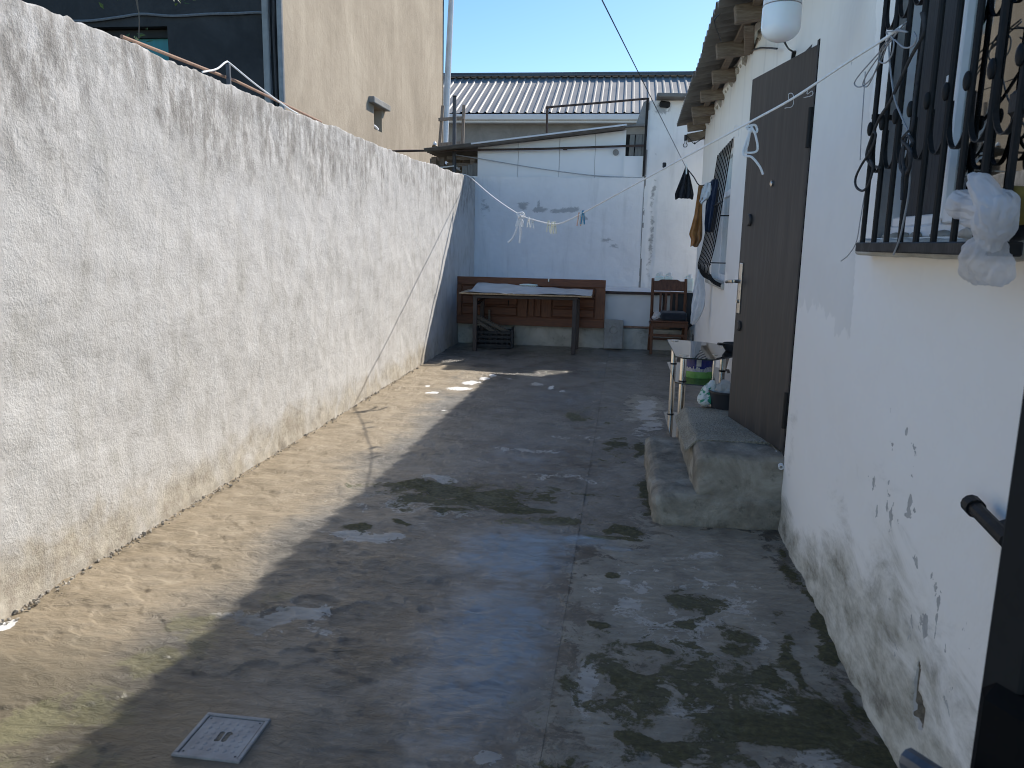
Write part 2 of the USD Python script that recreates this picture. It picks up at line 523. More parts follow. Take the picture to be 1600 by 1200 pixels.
M['whiteboard'] = simple('white_board', c3(.62, .62, .61), c3(.72, .72, .71), 3, rough=0.5, bump=0.15)
M['rust'] = simple('rusty_steel', c3(.030, .020, .017), c3(.075, .048, .038), 18, rough=0.8, bump=0.4)
M['rust_light'] = simple('rusty_angle', c3(.20, .11, .07), c3(.36, .23, .16), 18, rough=0.8, bump=0.4)
M['blackiron'] = simple('black_iron', c3(.007, .007, .007), c3(.017, .016, .015), 20, spec=0.25, rough=0.55, bump=0.3)
M['gate'] = simple('gate_black_paint', c3(.003, .003, .003), c3(.006, .006, .006), 20, rough=0.85, spec=0.1, bump=0.2)
M['gate_edge'] = simple('gate_edge_paint', c3(.010, .010, .010), c3(.020, .019, .018), 20, rough=0.8, spec=0.2, bump=0.2)  # leaf edge in a paler black than the rest of the gate
M['steel_handle'] = simple('worn_steel', c3(.08, .083, .09), c3(.20, .205, .215), 25, rough=0.45, metal=0.5)
M['chrome'] = simple('chrome', c3(.80, .77, .72), c3(.86, .83, .78), 4, rough=0.12, metal=1.0, bump=0.05)
M['nickel'] = simple('nickel', c3(.50, .47, .42), c3(.62, .58, .52), 10, rough=0.3, metal=1.0, bump=0.1)
M['blackplastic'] = simple('black_plastic', c3(.010, .011, .013), c3(.02, .021, .024), 9, rough=0.45, bump=0.1)
M['cratemat'] = simple('crate_plastic', c3(.007, .008, .010), c3(.014, .016, .019), 9, rough=0.5, bump=0.1)
M['whiteplastic'] = simple('white_plastic', c3(.72, .72, .71), c3(.80, .80, .79), 9, rough=0.4, bump=0.05)
M['upvc'] = simple('window_plastic', c3(.70, .705, .71), c3(.80, .80, .80), 7, rough=0.35, bump=0.05)
M['greyrope'] = simple('white_cord', c3(.74, .74, .72), c3(.86, .86, .84), 60, rough=0.9, bump=0.5, bscale=300, bdist=0.001)
M['darkrope'] = simple('dark_braid', c3(.022, .021, .022), c3(.06, .057, .056), 80, rough=0.9, bump=0.7, bscale=220, bdist=0.002)
M['greywire'] = simple('grey_wire', c3(.25, .255, .26), c3(.36, .36, .37), 40, rough=0.6)
M['blackcable'] = simple('black_cable', c3(.012, .012, .012), c3(.022, .022, .023), 30, rough=0.5)
M['palecable'] = simple('pale_cable', c3(.30, .31, .32), c3(.42, .43, .44), 30, rough=0.6)
M['greypole'] = simple('grey_pole', c3(.52, .53, .54), c3(.66, .67, .68), 6, rough=0.5)
M['bluepost'] = simple('dark_post', c3(.04, .045, .055), c3(.08, .085, .095), 12, rough=0.6)
M['panelwhite'] = simple('white_sheet_panel', c3(.74, .745, .75), c3(.80, .80, .80), 2, rough=0.45, bump=0.08, bscale=8)
M['roofmetal'] = simple('light_roof_sheet', c3(.22, .215, .20), c3(.30, .295, .28), 0.9, rough=0.6, bump=0.05, metal=0.0, spec=0.6)
M['gutter'] = simple('white_gutter', c3(.62, .62, .61), c3(.72, .72, .71), 2, rough=0.5)
M['ridge'] = simple('dark_ridge', c3(.05, .065, .08), c3(.09, .11, .125), 2, rough=0.5)
M['asbestos'] = concrete('roof_sheet_grey', c3(.09, .085, .078), c3(.155, .148, .137), c3(.22, .21, .195), 3.0, 0.4, 0.92)
M['rubble'] = concrete('rubble', c3(.20, .175, .14), c3(.34, .31, .26), c3(.46, .43, .38), 12.0, 0.5, 0.95)
M['mat'] = None


def mat_rug():
    g = G()
    p = g.pos()
    v = g('voronoi_texture', 'distance', vector=p, scale=95.0)
    n = g.noise(p, 60, 5, 0.7)
    big = g.noise(p, 5, 5, 0.6)
    col = g.mix(g.step(big, 0.35, 0.7), g.ramp(n, [(0.3, c3(.13, .115, .075)), (0.7, c3(.42, .38, .28))]), g.ramp(n, [(0.3, c3(.22, .20, .15)), (0.7, c3(.54, .50, .40))]))
    h = g.math('add', v, n)
    return g.out('rug_pile', base_color=col, roughness=0.97, specular_ior_level=0.1, sheen_weight=0.3, normal=g.bump(h, 0.9, 0.012))


M['mat'] = mat_rug()


def door_mat():
    g = G()
    p = g.pos((1, 7, 0.45), True)
    n = g.noise(p, 4, 7, 0.66, 0.4)
    f = g.noise(p, 26, 5, 0.65)
    col = g.ramp(g.math('add', g.math('multiply', n, 0.65), g.math('multiply', f, 0.35)), [(0.3, c3(.017, .0155, .015)), (0.52, c3(.030, .027, .0255)), (0.72, c3(.055, .048, .043))])
    z = g('separate_xyz', 'z', vector=g('geometry', 'position'))
    worn = g.math('multiply', g.step(n, 0.5, 0.66), g.step(z, 1.0, 1.9, 0.55, 0.0))
    col = g.mix(worn, col, c3(.085, .070, .058))
    return g.out('brown_door_film', base_color=col, roughness=g.step(n, 0.3, 0.7, 0.42, 0.6), specular_ior_level=0.4, normal=g.bump(f, 0.12, 0.004))


M['door'] = door_mat()


def glass_pane(name, tint=(0.9, 0.95, 0.95), rough=0.02):
    g = G()
    f = g('fresnel', 'fac', IOR=1.52)
    f2 = g.math('add', g.math('multiply', f, 1.6), 0.04)
    t = g('transparent_bsdf', 'BSDF', color=c3(*tint))
    r = g('glossy_bsdf', 'BSDF', color=c3(.95, .97, .97), roughness=rough)
    return g.out(name, surface=g('mix_closure', 'closure', fac=f2, closure1=t, closure2=r))


M['pane'] = glass_pane('window_glass', (0.72, 0.78, 0.76))
M['teal'] = glass_pane('teal_glass', (0.25, 0.55, 0.58), 0.05)
M['clearglass'] = glass_pane('bulb_glass', (0.97, 0.97, 0.97))
M['blackglass'] = G().out('black_glass', base_color=c3(.006, .007, .008), roughness=0.03, specular_ior_level=0.5)
M['olive_reflection'] = simple('olive_reflection_sheet', c3(.10, .095, .05), c3(.15, .14, .08), 3, (5, 5, 0.4), rough=0.9, bump=0.4, bscale=7, bdist=0.02)  # painted tone of the sunlit wall as mirrored in the pane
M['darkglassy'] = simple('dark_tint', c3(.02, .02, .02), c3(.03, .03, .03), 3)
M['pipegrey'] = simple('weathered_pipe', c3(.16, .16, .16), c3(.25, .25, .245), 12, rough=0.6)
M['dimcable'] = simple('dim_cable', c3(.08, .083, .09), c3(.14, .143, .15), 30, rough=0.7)
M['interior'] = simple('dim_interior', c3(.10, .10, .095), c3(.14, .14, .13), 2, rough=0.9)
M['window_back'] = simple('grey_curtain', c3(.030, .030, .031), c3(.055, .055, .056), 5, (8, 8, 0.4), rough=0.9, bump=0.4, bscale=8, bdist=0.02)
M['tealpaint'] = simple('teal_curtain', c3(.02, .14, .16), c3(.035, .20, .22), 4, (6, 6, 0.5), rough=0.7)


def bag_mat(name, tint, alpha):
    g = G()
    p = g.pos(obj=True)
    n = g.noise(p, 9, 5, 0.6, 1.0)
    d = g('principled_bsdf', 'BSDF', base_color=tint, roughness=0.32, specular_ior_level=0.5, normal=g.bump(g('noise_texture', 'fac', type='ridged_multifractal', vector=g('mapping', 'vector', vector=p, scale=(1, 1, 0.35)), scale=34.0, detail=3.0, roughness=0.5, distortion=1.2), 0.6, 0.006))
    t = g('translucent_bsdf', 'BSDF', color=tint)
    m = g('mix_closure', 'closure', fac=0.3, closure1=d, closure2=t)
    tr = g('transparent_bsdf', 'BSDF', color=c3(1))
    return g.out(name, surface=g('mix_closure', 'closure', fac=g.step(n, 0.35, 0.65, alpha * 0.5, alpha), closure1=m, closure2=tr))


M['whitebag'] = bag_mat('thin_white_bag', c3(.88, .88, .88), 0.55)
M['greenbag'] = None


def green_bag():
    g = G()
    p = g.pos(obj=True)
    n = g.noise(p, 13, 3, 0.5, 1.5)
    col = g.mix(g.step(n, 0.50, 0.56), c3(.62, .66, .63), c3(.03, .26, .15))
    return g.out('printed_bag', base_color=col, roughness=0.35, normal=g.bump(g.noise(p, 40, 5, 0.6, 2), 0.6, 0.008))


M['greenbag'] = green_bag()
M['greybag'] = simple('grey_bag', c3(.30, .29, .26), c3(.46, .45, .41), 9, rough=0.4, bump=0.5, bscale=30, bdist=0.01)


def cloth_mat(name, a, b, scale=14):
    g = G()
    p = g.pos(obj=True)
    n = g.noise(p, scale, 5, 0.6)
    w = g('wave_texture', 'fac', vector=p, scale=260.0, distortion=2.0)
    col = g.ramp(n, [(0.3, a), (0.7, b)])
    return g.out(name, base_color=col, roughness=0.95, specular_ior_level=0.15, sheen_weight=0.2, normal=g.bump(g.math('add', w, g.noise(p, 18, 4)), 0.3, 0.004))


M['blackcloth'] = cloth_mat('black_cloth', c3(.008, .008, .011), c3(.018, .018, .022))
M['browncloth'] = cloth_mat('ochre_cloth', c3(.20, .085, .022), c3(.36, .17, .055))
M['navycloth'] = cloth_mat('navy_cloth', c3(.010, .016, .035), c3(.022, .033, .065))
M['whitecloth'] = cloth_mat('white_cloth', c3(.62, .63, .65), c3(.76, .765, .77))
M['cushion'] = cloth_mat('cushion_cloth', c3(.018, .022, .030), c3(.036, .042, .055))
M['pegcream'] = simple('peg_cream', c3(.72, .70, .52), c3(.80, .78, .62), 9, rough=0.4)
M['pegwhite'] = simple('peg_white', c3(.74, .74, .70), c3(.80, .80, .76), 9, rough=0.4)
M['pegblue'] = simple('peg_blue', c3(.05, .24, .38), c3(.08, .32, .46), 9, rough=0.4)
M['pegpink'] = simple('peg_peach', c3(.70, .42, .30), c3(.78, .52, .40), 9, rough=0.4)
M['bottle'] = simple('pale_green_plastic', c3(.56, .66, .60), c3(.66, .74, .69), 6, rough=0.25, bump=0.05, subsurface_weight=0.2, subsurface_scale=0.03)
M['drain'] = simple('grey_drain_plastic', c3(.20, .20, .20), c3(.34, .34, .335), 20, rough=0.6, bump=0.4, bscale=90)
M['darkhole'] = simple('dark_recess', c3(.008, .008, .008), c3(.014, .014, .013), 9, rough=0.9)
M['leaf'] = None


def leaf_mat():
    g = G()
    r = g('geometry', 'random_per_island')
    col = g.ramp(r, [(0.0, c3(.035, .07, .018)), (0.5, c3(.06, .11, .028)), (1.0, c3(.10, .15, .045))])
    d = g('principled_bsdf', 'BSDF', base_color=col, roughness=0.5)
    t = g('translucent_bsdf', 'BSDF', color=col)
    return g.out('leaf', surface=g('mix_closure', 'closure', fac=0.3, closure1=d, closure2=t))


M['leaf'] = leaf_mat()
M['bark'] = simple('bark', c3(.08, .06, .045), c3(.16, .13, .10), 12, (3, 3, 0.6), rough=0.95, bump=0.6)
M['tinblue'] = simple('tin_blue', c3(.010, .018, .16), c3(.016, .03, .24), 9, rough=0.3)
M['tingreen'] = simple('tin_green', c3(.10, .32, .06), c3(.22, .46, .13), 25, rough=0.35)
M['tinpurple'] = simple('tin_purple', c3(.20, .22, .42), c3(.60, .62, .70), 40, rough=0.35)
M['tinlabel'] = simple('tin_label', c3(.45, .47, .50), c3(.62, .63, .64), 40, rough=0.4)
M['bulbwhite'] = simple('opal_plastic', c3(.74, .75, .75), c3(.79, .79, .79), 5, rough=0.3, bump=0.03, subsurface_weight=0.15, subsurface_scale=0.03)
M['bulbcap'] = simple('white_cap', c3(.66, .665, .67), c3(.72, .72, .72), 5, rough=0.4, bump=0.03)
M['yellow'] = simple('yellow_sponge', c3(.15, .105, .02), c3(.24, .17, .035), 30, rough=0.9, bump=0.6)
M['brown_lens'] = simple('amber_jar', c3(.07, .045, .02), c3(.12, .08, .04), 9, rough=0.3)


def ray(px, py):
    d = np.array([(px - 800) / FPX, -(py - 600) / FPX, 1.0])
    return d[0] * rt + d[1] * up + d[2] * fw


def aty(px, py, y):
    d = ray(px, py)
    return EYE + d * (y / d[1])


def atz(px, py, z=0.0):
    d = ray(px, py)
    return EYE + d * ((z - EYE[2]) / d[2])


def atx(px, py, x):
    d = ray(px, py)
    return EYE + d * (x / d[0])


def ath(px, py, off=0.0):
    d = ray(px, py)
    return EYE + d * ((0.7744 - off) / (d[0] - 0.02209 * d[1]))


def atplane(px, py, p, n):
    d = ray(px, py)
    return EYE + d * (np.dot(np.asarray(p) - EYE, n) / np.dot(d, n))


def face(us, vs, holes, fn, depth=None, into=None):
    """quads of a face on the grid us x vs without its holes (u0, u1, v0, v1); reveals of the given depth"""
    us = np.unique(np.round(np.concatenate([us] + [[h[0], h[1]] for h in holes]), 5))
    vs = np.unique(np.round(np.concatenate([vs] + [[h[2], h[3]] for h in holes]), 5))
    U, V = np.meshgrid(us, vs, indexing='ij')
    P = fn(U.ravel(), V.ravel())
    q = grid(len(us), len(vs))
    cu, cv = U.ravel()[q].mean(1), V.ravel()[q].mean(1)
    keep = np.ones(len(q), bool)
    for a, b, c, d in holes:
        keep &= ~((cu > a) & (cu < b) & (cv > c) & (cv < d))
    return P, q[keep], U.ravel(), V.ravel()


def blobs(X, Y, items):
    f = np.zeros_like(X)
    for it in items:
        x, y, a, b = it[:4]
        amp = it[4] if len(it) > 4 else 1.0
        f = np.maximum(f, amp * np.exp(-0.7 * (((X - x) / a) ** 2 + ((Y - y) / b) ** 2)))
    return f


def sstep(x, a, b):
    t = np.clip((x - a) / (b - a), 0, 1)
    return t * t * (3 - 2 * t)


# ------------------------------------------------------------------ ground and yard floor
MB().box((0, 20, -0.56), (240, 240, 1.0)).build('ground', M['earth'], kind='structure')

yard = thing('courtyard_floor', None, None, kind='structure')

MOSS = [(-1.02, 4.22, .26, .10), (-.70, 4.09, .24, .08), (-.46, 3.90, .22, .06), (-1.25, 3.51, .09, .04), (-1.05, 3.62, .05, .03), (-.85, 3.86, .10, .03), (.11, 2.37, .10, .09), (.34, 2.96, .13, .15, .66), (.47, 2.72, .11, .13, .66), (.28, 2.80, .10, .05, .6), (.46, 2.17, .26, .08),
        (.68, 2.25, .12, .12), (.74, 2.08, .07, .08), (.14, 2.05, .12, .05), (.18, 1.82, .34, .10), (.60, 1.80, .26, .16), (.09, 3.70, .09, .06), (.20, 4.32, .05, .28), (.02, 5.47, .09, .07), (.20, 5.33, .05, .18), (.16, 2.60, .05, .03), (.03, 3.60, .12, .03),
        (.30, 2.50, .10, .03), (.56, 2.50, .05, .10), (-.30, 6.2, .10, .12, .8), (.05, 3.15, .03, .03, .9), (.66, 2.6, .04, .3, .8), (-.03, 2.75, .05, .04, .9)]
MOSS += [(.30, 2.35, .50, .55, .62), (-.80, 4.1, .60, .30, .72), (-.35, 3.75, .35, .12, .6), (-.1, 4.3, .3, .1, .5), (.05, 5.3, .2, .5, .5), (-.2, 6.4, .4, .5, .45)]
MOSS += [(float(HX(y_)) - .02, y_, .035, .16, .62 + .3 * ((i_ * 7) % 5) / 5) for i_, y_ in enumerate(np.arange(1.5, 3.7, .2))]
DRY = [(.40, 2.9, .55, 1.0), (.25, 2.2, .45, .5), (.5, 3.6, .35, .25), (.26, 5.2, .10, .5, .85), (.27, 6.6, .16, .8, .95), (-.02, 2.6, .12, .35, .8), (.5, 1.7, .5, .4, .8)]
PALE = [(-.95, 4.0, .55, .30, .64), (-1.15, 3.42, .32, .09, .68), (-.35, 4.55, .35, .10, .58), (-.25, 5.6, .3, .12, .5), (-1.2, 2.60, .25, .14, .66), (.30, 2.6, .42, .9, .58), (-.95, 4.2, .35, .35, .5), (.28, 6.3, .15, .9, .62), (-1.15, 2.55, .22, .2, .55), (.26, 2.22, .09, .06), (.52, 2.31, .05, .11), (-1.24, 2.56, .13, .06, .95), (-1.08, 2.60, .10, .06, .8), (-.03, 2.30, .05, .22, .85), (-.55, 5.17, .22, .07, .75), (.28, 6.7, .09, .35, .9), (.45, 3.45, .22, .06, .55), (-.31, 1.93, .05, .05, .95),
        (-1.0, 4.36, .12, .03), (-1.17, 3.40, .13, .03), (-.85, 4.0, .15, .03), (.55, 2.75, .10, .10, .6), (.23, 6.0, .07, .22, .8), (-.8, 7.6, .08, .06, .8), (-.15, 9.2, .12, .05, .7), (.60, 2.05, .05, .06, .8), (.12, 2.95, .08, .08, .6)]
WET = [(-.40, 2.5, .33, .80, 1.0), (-.42, 3.35, .36, .45, 1.0), (-.12, 3.56, .16, .09, 1.1), (.05, 3.48, .13, .035, 1.1), (-.6, 5.0, .45, .9, .62), (-.5, 7.0, .6, 1.2, .6), (-.4, 8.6, .9, .7, .62), (-.1, 9.6, .8, .6, .6), (-.03, 3.5, .05, .5, .8), (-.28, 1.7, .35, .3, .7)]
GREEN = [(-1.52, 2.5, .10, .10), (-1.38, 2.36, .10, .10), (-1.5, 2.2, .10, .10), (-1.48, 1.95, .12, .10), (-1.66, 1.86, .12, .12), (-1.75, 1.6, .2, .15), (-1.30, 2.75, .08, .10, .7), (-1.3, 1.7, .2, .12, .6)]
WHITE = [(-1.50, 7.25, .13, .10), (-1.42, 7.55, .09, .12), (-1.34, 7.85, .07, .16), (-1.28, 8.10, .05, .10), (-1.11, 7.84, .07, .05), (-1.82, 7.29, .04, .05), (-2.13, 2.34, .06, .035), (-1.40, 6.24, .03, .05), (-1.7, 6.95, .06, .06), (-.62, 7.5, .03, .10, .9), (-.50, 7.4, .03, .08, .9)]
HOLES = [(-1.12, 2.72, .10, .05), (-.68, 2.73, .03, .03), (-.69, 2.99, .05, .03), (.14, 1.98, .02, .02), (-.9, 2.45, .05, .03), (-1.22, 2.60, .06, .06)]


def floor_rows():
    r, y = [-1.6, -0.8, 0.0, 0.6, 0.9, 1.1, 1.25], 1.25
    while y < 11.8:
        y += min(0.035, max(0.006, y * y / (1.4 * 777) * 1.25))
        r.append(y)
    return np.array(r)


def floor_part(u0, u1, nx, name):
    ys = floor_rows()
    t = np.linspace(0, 1, nx)
    Y = np.repeat(ys, nx)
    T = np.tile(t, len(ys))
    X = u0(Y) * (1 - T) + u1(Y) * T
    P = np.stack([X, Y, 0 * X], 1)
    wet = blobs(X, Y, WET)
    if name != 'slab':
        wet = np.maximum(wet * .3, blobs(X, Y, WET[2:4]))
    wob = (fbm(P * 3.1, 4, 3) - .5)
    Xw, Yw = X + (fbm(P * 4.0 + 9, 4, 5) - .5) * .16, Y + wob * .22
    moss = blobs(Xw, Yw, MOSS)
    sd = sstep(-X + (fbm(P * 1.5, 3, 8) - .5) * .5, 1.2, 1.95) * (1 - .75 * sstep(Y, 8.3, 9.0))  # wall-side soil tan, cut off where the back wall shade falls
    sd = np.maximum(sd, .6 * sstep(-X, .9, 1.5) * sstep(Y, 6.4, 7.2) * (1 - sstep(Y, 8.3, 8.9)))  # tan patch painting in the far sunlit area of floor
    at = dict(damp=blobs(Xw, Yw, [(-1.75, 1.7, .7, .55, 1.0), (-1.35, 2.5, .25, .25, .6)]), wet=wet * (1 - .8 * sstep(-X, 1.15, 1.6)), moss=moss, dry=blobs(Xw, Yw, DRY), pale=blobs(Xw, Yw, PALE), green=blobs(Xw, Yw, GREEN), white=blobs(Xw, Yw, WHITE), sunlit_sand=sd)
    z = (fbm(P * 0.9, 3, 11) - .5) * .020
    big = (fbm(P * np.array([2.2, 5.0, 1]), 4, 12) - .5) * .026 * (1 - .4 * sstep(-X, 1.1, 1.7))
    ridge = np.abs(fbm(P * np.array([3.0, 7.0, 1]) + 3, 5, 13) - .5) * .036
    flake = sstep(fbm(P * np.array([2.4, 3.4, 1]) + 7, 5, 14), .50, .515) * .005
    pit = sstep(fbm(P * np.array([13, 16, 1]), 4, 15), .62, .70) * -.0035
    rel = (big + ridge + flake + pit) * np.where(X > seam(Y), .55, 1.0)
    z = z + rel * (1 - .65 * np.clip(wet, 0, 1)) - .011
    z -= sstep(blobs(X + wob * .05, Y, HOLES), .48, .6) * .007
    z += sstep(moss + wob * .5, .5, .6) * .002
    edge = np.minimum(T, 1 - T) * (u1(Y) - u0(Y))
    if name != 'slab':
        z += .0025 * sstep(np.where(T < .5, edge, 1), 0, .02)
    z = np.minimum(z, .012)
    dr = np.maximum(np.abs(X + 1.047), np.abs(Y - 1.848))
    z = z + (0.009 - z) * (1 - sstep(dr, .11, .32))
    v = np.stack([X, Y, z], 1)
    q = grid(len(ys), nx)
    mb = MB().raw(v, q[:, ::-1])
    vv, ff = mb.get()
    n = yard
    path = n.path + '/' + numbered(n.path, 'slab')
    m = usdkit.mesh(stage, path, (vv, ff), M['floor'], smooth=True)
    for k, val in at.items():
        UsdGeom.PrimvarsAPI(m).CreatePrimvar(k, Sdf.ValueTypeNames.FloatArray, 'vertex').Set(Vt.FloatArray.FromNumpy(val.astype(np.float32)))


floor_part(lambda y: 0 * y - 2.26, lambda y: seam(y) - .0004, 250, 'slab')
floor_part(lambda y: seam(y) + .0004, lambda y: HX(y) + .06, 130, 'slab_right')
MB().box((-.13, 5, -.045), (.12, 13.5, .05)).build('joint_bed', M['earth'], yard)

# ------------------------------------------------------------------ left boundary wall
lw = thing('boundary_wall', 'long rough grey-white rendered wall in full sun along the left of the courtyard', 'wall', (LX, 5.3, 0))
_ty = np.array([-1.5, 2.8, 3.27, 4.23, 5.62, 7.72, 11.03, 11.74])
_tz = np.array([2.24, 2.236, 2.233, 2.223, 2.226, 2.231, 2.287, 2.315])
ys = np.concatenate([np.linspace(-1.5, 1.8, 30), np.arange(1.83, 6, .022), np.arange(6, 11.76, .035)])
prof = [(0, t) for t in np.linspace(-.03, .985, 95)] + [(-.001, .9975), (-.005, 1.0)] + [(-x, 1.0) for x in (.02, .035, .05, .08, .11, .14)] + [(-.165, .997), (-.18, .985), (-.18, .5), (-.18, -.03)]
prof = np.array(prof)
Yg = np.repeat(ys, len(prof)); K = np.tile(np.arange(len(prof)), len(ys))
top = np.interp(Yg, _ty, _tz) + (fbm(np.stack([Yg * 3, 0 * Yg, 0 * Yg], 1), 5, 21) - .5) * .045
Z = prof[K, 1] * top
Xo = prof[K, 0]
P = np.stack([Xo * 2, Yg, Z], 1)
d = (fbm(P * 1.1, 3, 22) - .5) * .035 + (fbm(P * 6, 4, 23) - .5) * .014 + (fbm(P * np.array([8, 26, 26]), 3, 24) - .5) * .007
foot = (1 - sstep(Z, .0, .10)) * (fbm(P * 14, 4, 25) - .3) * .026
crumble = sstep(prof[K, 1], .97, 1.0) * (fbm(P * np.array([40, 24, 24]), 4, 26) - .5) * .035
v = np.stack([LX + Xo + d + foot, Yg, Z + crumble], 1)
q = grid(len(ys), len(prof))
MB().raw(v, q).build('render_coat', M['left'], lw, smooth=True)

# crumbs of plaster along its foot
rng = np.random.default_rng(4)
mb = MB()
ico = trimesh.creation.icosphere(0)
for i in range(520):
    y = 1.9 + rng.random() ** 1.4 * 6.5
    r = rng.uniform(.002, .008) * (1 + .6 * (rng.random() < .1))
    vv = np.array(ico.vertices) * r * rng.uniform(.5, 1.3, (1, 3)) * rng.uniform(.7, 1.2, (12, 1))
    mb.raw(vv + [LX + .012 + abs(rng.normal(0, .022)), y, .004], ico.faces)
mb.build('plaster_crumbs', M['rubble'], kind='stuff')

# ------------------------------------------------------------------ back wall and tall wall
bw = thing('back_wall', 'low bluish white wall closing the far end of the courtyard behind the table', 'wall', (-.94, YB, 0))
xs, zs = np.linspace(-2.3, .304, 130), np.linspace(0, 2.342, 110)
X, Z = [a.ravel() for a in np.meshgrid(xs, zs, indexing='ij')]
P = np.stack([X, 0 * X, Z], 1)
edge = 1 - sstep(Z, 2.30, 2.342)
Y = YB + (fbm(P * 1.2, 3, 31) - .5) * .03 + (fbm(P * 9, 4, 32) - .5) * .012
st = blobs(X, Z, [(-1.45, 1.93, .10, .07), (-1.2, 1.87, .16, .05), (-.92, 1.86, .22, .04), (-.72, 1.88, .14, .05), (-1.22, 1.95, .03, .10), (-.55, 1.75, .10, .05, .8), (-.2, 1.45, .14, .06, .8), (-.08, 1.36, .12, .05, .8), (.1, 1.95, .1, .05, .5), (-2.05, 1.9, .16, .25, .6), (-1.0, 1.0, .2, .1, .4)])
f = grid(len(xs), len(zs))
Zt = Z + np.where(Z > 2.3, (fbm(np.stack([X * 4, 0 * X, 0 * X], 1), 4, 33) - .5) * .03, 0)
front = np.stack([X, Y, Zt], 1)
MB().raw(front, f).box((-1.0, YB + .11, 1.165), (2.6, .14, 2.33)).build('render_coat', M['back'], bw, smooth=40)
# attributes need the unsplit grid: its own mesh
stage.RemovePrim(bw.path + '/render_coat')
_names[(bw.path, 'render_coat')] = 0
MB().raw(front, f).build('render_coat', M['back'], bw, smooth=True, attrs={'stain': st})
MB().box((-1.0, YB + .11, 1.16), (2.6, .16, 2.325)).build('core', M['cement'], bw)

tw = thing('tall_wall', 'tall white rendered wall with a crumbling strip beside the eaves at the far right', 'wall', (1.3, YB, 0))
xs, zs = np.linspace(.312, 2.4, 90), np.linspace(0, 3.41, 140)
X, Z = [a.ravel() for a in np.meshgrid(xs, zs, indexing='ij')]
P = np.stack([X, 0 * X, Z], 1)
strip = blobs(X + (fbm(P * 5, 3, 36) - .5) * .08, Z, [(.44, 1.5, .05, .8), (.46, 2.15, .04, .2)])
Y = YB - .002 + (fbm(P * 1.2, 3, 34) - .5) * .03 + (fbm(P * 9, 4, 35) - .5) * .010 + sstep(strip, .4, .6) * .012
MB().raw(np.stack([X, Y, Z], 1), grid(len(xs), len(zs))).build('render_coat', M['tall'], tw, smooth=True, attrs={'stain': np.maximum(strip * .8, blobs(X, Z, [(.52, 3.30, .15, .12, .9), (.45, 2.7, .05, .2, .5)]))})
MB().box((1.36, YB + .12, 1.69), (2.08, .18, 3.40)).build('core', M['cement'], tw)
MB().box((.315, YB + .10, 1.7), (.03, .2, 3.38)).build('end_face', M['cement'], tw)
MB().box((.92, YB - .06, 3.44), (1.0, .36, .05), ry(.02), .008).build('coping_slab', M['asbestos'], tw)
MB().box((.54, YB - .02, 3.355), (.15, .05, .09), ry(.1), .02).build('broken_hole', M['darkhole'], tw)

# ------------------------------------------------------------------ beige building
BX, BY = -3.6, 8.2
bb = thing('rendered_building', 'tall building behind the left wall, one side beige render, the other dark grey', 'building', (-6.5, 12, 0))


def solid_face(us, vs, holes, fn, depth, inward):
    P, q, U, V = face(np.asarray(us, float), np.asarray(vs, float), holes, fn)
    mb = MB().raw(P, q)
    for a, b, c, d in holes:
        for (p, r) in (((a, c), (b, c)), ((b, c), (b, d)), ((b, d), (a, d)), ((a, d), (a, c))):
            A = fn(np.array([p[0], r[0]]), np.array([p[1], r[1]]))
            mb.raw(np.vstack([A, A[::-1] + np.asarray(inward) * depth]), [[0, 1, 2, 3]])
    return mb


east = (11.34, 11.72, 2.96, 3.28)
mb = solid_face([BY, 15.8], [-.1, 7.6], [east], lambda u, v: np.stack([0 * u + BX, u, v], 1), .28, (-1, 0, 0))
mb.build('beige_wall', M['beige'], bb)
tealw = (-5.75, -4.86, 2.62, 3.57)
mb = solid_face([-13, BX - .0], [-.1, 7.6], [tealw], lambda u, v: np.stack([u, 0 * u + BY, v], 1), .22, (0, 1, 0))
mb.build('dark_wall', M['darkwall'], bb)
MB().box((-8.3, 12.0, 7.66), (9.6, 7.8, .1)).build('roof', M['cement'], bb)
MB().box((-13.0, 12, 3.7), (.1, 7.6, 7.6)).box((-8.3, 15.8, 3.7), (9.4, .1, 7.6)).build('rear_walls', M['cement'], bb)
MB().box((BX + .035, 11.50, 3.33), (.10, .80, .085), None, .008).build('lintel', M['cement'], bb)
w = MB().box((BX - .22, 11.39, 3.12), (.04, .05, .32)).box((BX - .22, 11.58, 3.12), (.04, .03, .32)).box((BX - .22, 11.53, 3.27), (.04, .38, .03)).build('small_window', M['upvc'], bb)
MB().box((BX - .25, 11.53, 3.12), (.01, .38, .32)).build('pane', M['darkhole'], w)
MB().tube(spline([(BX - .12, 11.42, 2.97), (BX - .06, 11.5, 3.03), (BX - .03, 11.62, 2.99)], 5), .02, 6).build('rag', M['whitecloth'], bb)
w = MB().box((-5.3, BY + .14, 3.52), (.88, .08, .08)).box((-4.90, BY + .14, 3.06), (.05, .06, .9)).build('teal_window', M['darkhole'], bb)
MB().box((-5.33, BY + .15, 3.05), (.80, .012, .86)).build('pane', M['tealpaint'], w)
